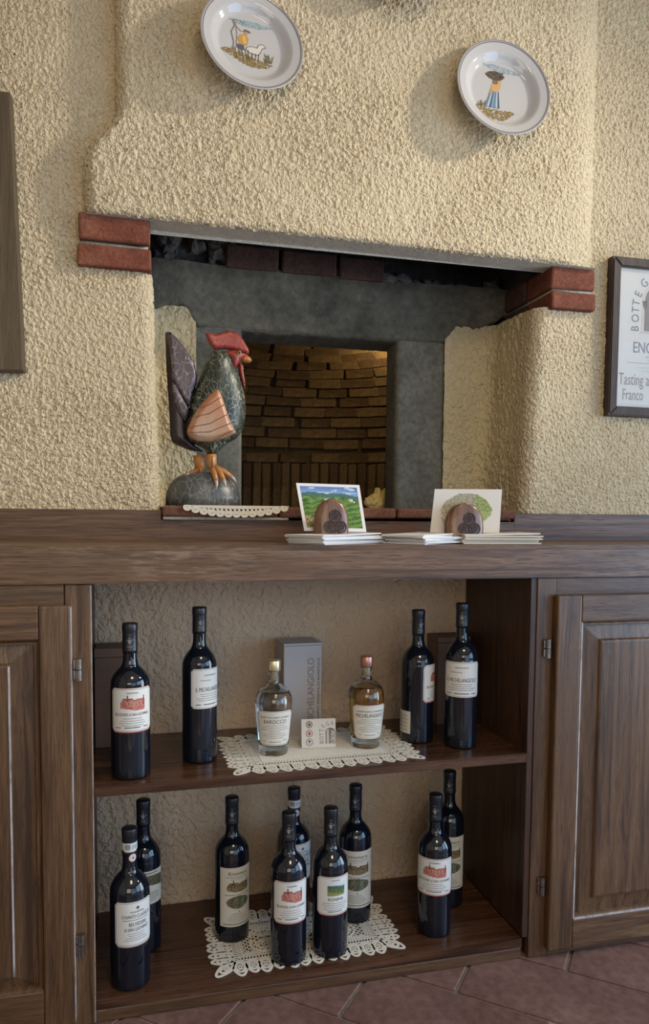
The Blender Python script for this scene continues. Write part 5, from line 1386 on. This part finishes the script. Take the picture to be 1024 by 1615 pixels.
def paint_woman(A, R):
    def far(u, v):
        c0 = 0.75 - 0.45 * u
        return lerp((0.20, 0.25, 0.30), (0.42, 0.46, 0.48), hsh(int(u * 30), int(v * 12), 4)) if abs(v - c0) < 0.22 * math.sin(u * PI) + 0.06 * hsh(int(u * 30), 1, 2) else None
    A.raster(-0.36 * R, 0.38 * R, 0.46 * R, 0.62 * R, 40, 14, far, 1)
    ground(A, R, -0.58, 0.28, -0.62, -0.28, 2.2, GR)
    A.poly([(x * R, y * R) for x, y in ((-0.32, 0.36), (-0.24, 0.42), (-0.10, 0.45), (0.04, 0.42), (0.11, 0.34), (0.02, 0.26), (-0.10, 0.24), (-0.24, 0.29))], (0.10, 0.070, 0.050), 2)
    for q in range(26): u, v = random.uniform(-0.28, 0.07), random.uniform(0.29, 0.42); A.rect(u * R, v * R, (u + .03) * R, (v + .018) * R, random.choice(((0.25, 0.18, 0.12), (0.03, 0.025, 0.02), (0.16, 0.10, 0.08))), 3)
    A.ell(-0.11 * R, 0.215 * R, 0.055 * R, 0.060 * R, (0.22, 0.13, 0.07), 2, 12)
    A.poly([(x * R, y * R) for x, y in ((-0.22, 0.02), (-0.18, 0.16), (-0.06, 0.16), (-0.03, 0.26), (0.03, 0.25), (0.0, 0.10), (-0.06, 0.0), (-0.12, -0.02))], (0.55, 0.33, 0.13), 2)
    A.poly([(x * R, y * R) for x, y in ((-0.26, -0.06), (-0.22, 0.03), (-0.16, 0.02), (-0.18, -0.06))], (0.38, 0.27, 0.16), 3)
    n = 7
    for q in range(n):
        a, b = q / n, (q + 1) / n
        tx = lambda u: -0.22 + 0.18 * u; bx = lambda u: -0.38 + 0.33 * u
        A.poly([(tx(a) * R, 0.01 * R), (tx(b) * R, 0.01 * R), (bx(b) * R, -0.36 * R), (bx(a) * R, (-0.35 + 0.02 * (q % 2)) * R)], ((0.12, 0.19, 0.27), (0.42, 0.45, 0.47), (0.06, 0.10, 0.17), (0.20, 0.30, 0.38))[q % 4], 2)
    for q in range(20): u = random.uniform(-0.55, -0.36); stroke(A, R, [(u, -0.36), (u + random.uniform(-.03, .06), -0.36 + random.uniform(0.03, 0.14))], 0.010, (0.14, 0.11, 0.05))
def paint_none(A, R): ground(A, R, -0.4, 0.4, -0.5, -0.2, 3.0, GR)
plate(0.331, 0.250, 1.982, 0.113, -10, 6, 'painted plate with a hunter and white dog on it, on hood above left corbel bricks', paint_hunter)
plate(0.927, 0.250, 1.969, 0.119, -10, 0, 'painted plate with a woman in blue skirt carrying a basket on her head', paint_woman)
plate(0.665, 0.250, 2.231, 0.116, -10, 0, 'plate between the other two and higher, almost cut off by the top edge', paint_none)

# ================================================================== FRAMES ON THE WALL
cf = empty('picture_frame', (1.45, 0.32, 1.431), 'dark wood frame with a printed tasting-room sheet behind glass, hanging at right', 'picture frame')
fx0, fx1, fz0, fz1, fw, fy0, fy1 = 1.277, 1.622, 1.227, 1.634, 0.0245, 0.309, 0.334
def rail(name, pts, parent, mat):       # pts: outer edge a,b then inner edge c,d in x,z; mitred rail
    bm = bmesh.new()
    f0 = [bm.verts.new((x, fy0, z)) for x, z in pts]; f1 = [bm.verts.new((x, fy1, z)) for x, z in pts]
    bm.faces.new(f0); bm.faces.new(f1[::-1])
    for q in range(4): bm.faces.new((f0[q], f1[q], f1[(q + 1) % 4], f0[(q + 1) % 4]))
    bmesh.ops.recalc_face_normals(bm, faces=bm.faces)
    bmesh.ops.bevel(bm, geom=[e for e in bm.edges if all(v.co.y < fy0 + 1e-5 for v in e.verts)], offset=0.003, segments=2, affect='EDGES')
    return from_bm(name, bm, mat, parent)
O4 = [(fx0, fz0), (fx1, fz0), (fx1, fz1), (fx0, fz1)]; I4 = [(fx0 + fw, fz0 + fw), (fx1 - fw, fz0 + fw), (fx1 - fw, fz1 - fw), (fx0 + fw, fz1 - fw)]
for q in range(4): rail('frame_rail', [O4[q], O4[(q + 1) % 4], I4[(q + 1) % 4], I4[q]], cf, M['wood_frame'])
box('sheet', fx0 + 0.012, fx1 - 0.012, 0.3215, 0.3225, fz0 + 0.012, fz1 - 0.012, M['sheet'], cf)
box('glass', fx0 + 0.015, fx1 - 0.015, 0.3165, 0.3180, fz0 + 0.015, fz1 - 0.015, M['pane'], cf)
A = Art()
dk = (0.035, 0.035, 0.045); br = (0.13, 0.085, 0.075)
ax, az, ar = 1.4475, 1.528, 0.098
for chx, lx, lz, rr, w in (('B', 1.3665, 1.457, 1.53, 0.85), ('O', 1.3665, 1.483, 1.52, 0.85), ('T', 1.3665, 1.504, 1.48, 0.85), ('T', 1.3675, 1.522, 1.42, 0.85), ('E', 1.3730, 1.543, 1.20, 0.85), ('G', 1.3870, 1.568, 0.80, 0.85), ('A', 1.4150, 1.588, 0.35, 0.8)):
    A.text(chx, lx, lz, 0.0225, dk, rot=rr, sx=w)
A.rect(1.3760, 1.4480, 1.5240, 1.530, (0.50, 0.42, 0.36), 1); A.ell(1.4500, 1.530, 0.074, 0.058, (0.50, 0.42, 0.36), 1, 30)
A.rect(1.3830, 1.452, 1.517, 1.530, (0.055, 0.038, 0.03), 2); A.ell(1.4500, 1.530, 0.067, 0.051, (0.055, 0.038, 0.03), 2, 30)
A.rect(1.390, 1.455, 1.446, 1.53, (0.10, 0.055, 0.04), 3); A.rect(1.454, 1.455, 1.510, 1.53, (0.10, 0.055, 0.04), 3)
A.line(1.3715, 1.4480, 1.5285, 1.4480, 0.0024, (0.42, 0.30, 0.26), 3)
A.text('ENOTECA', 1.3530, 1.395, 0.0285, dk, width=0.140, align='L')
for y_, w in ((1.3835, 0.10), (1.3750, 0.085)): A.greek(1.4425, y_, w, 0.0030, (0.25, 0.25, 0.27), 2)
A.line(1.336, 1.3680, 1.56, 1.3680, 0.0010, (0.12, 0.12, 0.13), 2)
for y_, w in ((1.355, 0.17), (1.346, 0.14)): A.greek(1.45, y_, w, 0.0026, (0.42, 0.42, 0.43), 2)
A.text('Tasting and', 1.3120, 1.310, 0.0310, br, width=0.118, align='L'); A.text('Franco', 1.3250, 1.271, 0.0290, br, width=0.062, align='L')
A.greek(1.36, 1.257, 0.10, 0.0014, (0.5, 0.5, 0.5), 2)
A.build('sheet_print', lambda x, y, l: (x, 0.3212 - 0.00015 * l, y), M['print'], cf)

wf = empty('wooden_frame', (-0.30, 0.32, 1.54), 'plain brown wooden frame hanging at the left edge, mostly out of view', 'picture frame')
mt = Matrix.Translation((-0.158, 0.32, 1.544)) @ Matrix.Rotation(-0.030, 4, 'Y') @ Matrix.Translation((0.158, -0.32, -1.544))
for b in ((-0.245, -0.158, 0.300, 0.334, 1.2595, 1.8285), (-0.62, -0.533, 0.300, 0.334, 1.2595, 1.8285)): box('frame_rail', *b, M['wood_left'], wf, 0.003, 2, mt)
for b in ((-0.533, -0.245, 0.302, 0.334, 1.2595, 1.335), (-0.533, -0.245, 0.302, 0.334, 1.753, 1.8285)): box('frame_rail', *b, M['wood_x'], wf, 0.003, 2, mt)
box('panel', -0.533, -0.245, 0.318, 0.330, 1.335, 1.753, M['paper_warm'], wf, 0.0, 2, mt)

# ================================================================== ON THE WORKTOP: CARD HOLDERS, POSTCARDS, LEAFLETS
CT = 0.9002
def card_holder(x0, x1, y0, zt, label, rz):
    xm, w = (x0 + x1) / 2, (x1 - x0) / 2
    t = empty('card_holder', (xm, y0, CT), label, 'card holder', 'wooden card holders on the worktop', world=False, rotz=rz)
    h = zt - CT
    # front leaf: an arch, bowed to the front and well rounded
    bm = bmesh.new(); NU, NV = 28, 14
    F_, B_ = [], []
    for j in range(NV + 1):
        v = j / NV
        for i in range(NU + 1):
            u = -1 + 2 * i / NU
            wz = w * (1.0 + 0.04 * math.sin(v * PI)) * max(0.0, 1 - max(0, (v - 0.22) / 0.78) ** 3.2) ** 0.5
            x = u * wz; z = v * h
            e = math.sqrt(max(0, 1 - abs(u) ** 3.2))
            F_.append((x, -0.004 - 0.020 * e * (1 - 0.55 * v), z)); B_.append((x, 0.010 * min(1, e * 2) - 0.002, z))
    fv = [bm.verts.new(p) for p in F_]; bv = [bm.verts.new(p) for p in B_]
    n = NU + 1
    for j in range(NV):
        for i in range(NU):
            a = j * n + i
            for vv, q in ((fv, (a, a + 1, a + n + 1, a + n)), (bv, (a, a + n, a + n + 1, a + 1))):
                try: bm.faces.new([vv[s] for s in q])
                except ValueError: pass
    for i in range(NU):
        for j2 in (0, NV):
            a = j2 * n + i; bm.faces.new((fv[a], bv[a], bv[a + 1], fv[a + 1]))
    for j in range(NV):
        for i2 in (0, NU):
            a = j * n + i2; bm.faces.new((fv[a], fv[a + n], bv[a + n], bv[a]))
    bmesh.ops.remove_doubles(bm, verts=bm.verts, dist=1e-5)
    leaf = from_bm('front_leaf', bm, M['wood_holder'], t, True)
    # carved sprig: three curled rosettes on stems
    bm = bmesh.new()
    def yf(x, z): return -0.0045 - 0.020 * math.sqrt(max(0, 1 - min(1, abs(x) / w) ** 3.2)) * (1 - 0.55 * z / h)
    ox = w * 0.16
    def ringc(cx, cz, r, turns=1.0):
        pts = []
        for k3 in range(int(22 * turns) + 1):
            a = k3 / 22 * 2 * PI; rr = r * (1 - 0.45 * k3 / (22 * turns)) if turns > 1 else r
            x, z = cx + rr * math.cos(a), cz + rr * math.sin(a); pts.append((x, yf(x, z), z))
        tube(bm, pts, 0.0016, 6)
    for cx, cz, r in ((ox, h * 0.60, 0.0125), (ox - 0.0125, h * 0.36, 0.0118), (ox + 0.0125, h * 0.36, 0.0118)):
        ringc(cx, cz, r); ringc(cx, cz, r * 0.68, 2.0)
        for k3 in range(5):
            a = k3 * 2 * PI / 5 + 0.3
            tube(bm, [(cx, yf(cx, cz), cz), (cx + r * 0.95 * math.cos(a), yf(cx + r * math.cos(a), cz), cz + r * 0.95 * math.sin(a))], [0.0016, 0.0011], 6)
    for dx in (-0.010, 0.0, 0.010): tube(bm, [(ox, yf(ox, 0.006), 0.004), (ox + dx * 0.5, yf(ox, h * 0.2), h * 0.18), (ox + dx, yf(ox + dx, h * 0.34), h * 0.36)], 0.0015, 6)
    from_bm('carved_sprig', bm, M['carved'], t)
    box('foot', -w, w, 0.009, 0.075, 0.0, 0.022, M['wood_holder'], t, 0.003)
    return t
card_holder(0.446, 0.520, 0.132, 0.9955, 'dome-shaped carved wooden card holder in front of the landscape postcard', -0.05)
card_holder(0.738, 0.824, 0.112, 0.990, 'dome-shaped carved wooden card holder in front of the pale drawing postcard', -0.10)

def postcard(corners, label, border, paint):
    bl, br_, tr, tl = [Vector(c) for c in corners]
    t = tag(None, None, None) if False else empty('postcard', tuple((bl + br_) / 2), label, 'postcard')
    n = (br_ - bl).cross(tl - bl).normalized()
    if n.y > 0: n = -n
    bm = bmesh.new()
    f0 = [bm.verts.new(p) for p in (bl, br_, tr, tl)]; f1 = [bm.verts.new(p - n * 0.0012) for p in (bl, br_, tr, tl)]
    bm.faces.new(f0); bm.faces.new(f1[::-1])
    for q in range(4): bm.faces.new((f0[q], f1[q], f1[(q + 1) % 4], f0[(q + 1) % 4]))
    from_bm('card', bm, M['paper_warm'] if border is None else M['paper'], t)
    A = Art(); paint(A)
    def f(u, v, l): p = (bl * (1 - u) + br_ * u) * (1 - v) + (tl * (1 - u) + tr * u) * v + n * (0.0003 + 0.0001 * l); return tuple(p)
    A.build('card_picture', f, M['print'], t)
    return t
def pic_landscape(A):
    def fn(u, v):
        r = hsh(int(u * 56), int(v * 44), 9); n1 = noise.noise(Vector((u * 9, v * 9, 1)))
        h0 = 0.80 + 0.05 * math.sin(u * 3 + 0.5) + 0.02 * math.sin(u * 11)
        if v > h0: return lerp((0.20, 0.34, 0.62), (0.07, 0.15, 0.42), (v - h0) * 5) if noise.noise(Vector((u * 5, v * 16, 3))) < 0.25 else (0.45, 0.55, 0.70)
        if v > h0 - 0.10: return lerp((0.045, 0.11, 0.13), (0.09, 0.19, 0.15), r)
        if 0.62 < v < 0.70 and (abs(u - 0.45) < 0.06 or abs(u - 0.87) < 0.05) and r > 0.35: return (0.62, 0.58, 0.50)
        if v < 0.22 + 0.14 * (0.4 - u) and u < 0.42 and r > 0.25: return lerp((0.16, 0.10, 0.04), (0.50, 0.40, 0.27), hsh(int(u * 40), int(v * 30), 1))
        g = 0.5 + 0.5 * math.sin((v * 1.2 - u * 0.35 + 0.06 * n1) * 46) if v < 0.62 else 0.5 + n1
        return lerp((0.035, 0.10, 0.025), (0.20, 0.34, 0.09), max(0, min(1, 0.6 * g + 0.5 * r - 0.15 + 0.3 * n1)))
    A.raster(0.05, 0.065, 0.95, 0.935, 56, 44, fn, 1)
    A.greek(0.22, 0.885, 0.09, 0.018, (0.75, 0.78, 0.85), 2)
def pic_map(A):
    def fn(u, v):
        x, y = 2 * u - 1, 2 * v - 1
        lim = 0.86 - 0.25 * x * (x < 0) ; 
        if (abs(x) ** 2.0 + (abs(y - 0.10 * math.sin(u * 4)) / 0.95) ** 1.7) > 1.0 + 0.10 * noise.noise(Vector((u * 8, v * 8, 2))): return None
        r = hsh(int(u * 60), int(v * 44), 12)
        if u > 0.66: return lerp((0.11, 0.17, 0.035), (0.40, 0.42, 0.16), r if v > 0.45 else 0.5 + 0.5 * r)
        if v > 0.55: return lerp((0.20, 0.17, 0.085), (0.52, 0.46, 0.34), r)
        return lerp((0.30, 0.24, 0.15), (0.58, 0.50, 0.38), r)
    A.raster(0.12, 0.16, 0.87, 0.90, 60, 44, fn, 1)
    for q in range(4): A.line(0.13 + 0.02 * q, 0.35 - 0.05 * q, 0.25 + 0.0 * q, 0.24 - 0.045 * q, 0.012, (0.25, 0.23, 0.20), 2)
postcard([(0.428, 0.145, 0.926), (0.567, 0.145, 0.924), (0.575, 0.228, 1.029), (0.427, 0.228, 1.031)], 'postcard of green vineyard hills under a blue sky, white border', 1, pic_landscape)
postcard([(0.718, 0.150, 0.9235), (0.888, 0.150, 0.9225), (0.882, 0.130, 1.021), (0.719, 0.130, 1.019)], 'ivory postcard with an oval drawing of a hill town', None, pic_map)

def leaflets(cx, cy, l, w, rot, n, th, group, label, mats, jit=0.05, slip=0.004):
    z = CT
    for q in range(n):
        bm = bmesh.new(); add_box(bm, 0, l, 0, w, 0.0002, th, 0.0004, 1)
        if q == n - 1:      # the uppermost one lifts a little at its far end
            bmesh.ops.subdivide_edges(bm, edges=[e for e in bm.edges if abs(e.verts[0].co.x - e.verts[1].co.x) > l * 0.5], cuts=6)
            for v in bm.verts: v.co.z += 0.003 * (v.co.x / l) ** 2
        o = from_bm('leaflet', bm, mats[q % len(mats)])
        a = rot + random.uniform(-jit, jit)
        o.location = (cx + random.uniform(-slip, slip), cy + random.uniform(-slip, slip), z); o.rotation_euler = (0, 0, a)
        tag(o, label if q < n - 1 else 'uppermost ' + label.replace(' in the ', ' of the ', 1), 'leaflet', group); z += th
leaflets(0.438, 0.020, 0.190, 0.105, 0.58, 8, 0.0024, 'leaflets in the stack before the landscape postcard', 'white leaflet in the pile below the landscape postcard, left of the others', [M['paper']])
leaflets(0.652, 0.022, 0.150, 0.105, 0.55, 8, 0.0025, 'leaflets in the middle stack', 'white leaflet in the middle pile of the three on the worktop', [M['paper']], 0.10)
leaflets(0.762, 0.066, 0.178, 0.100, -0.06, 7, 0.0030, 'leaflets in the right stack', 'ivory leaflet in the rightmost pile on the worktop, below the drawing postcard', [M['paper_warm']], 0.03)
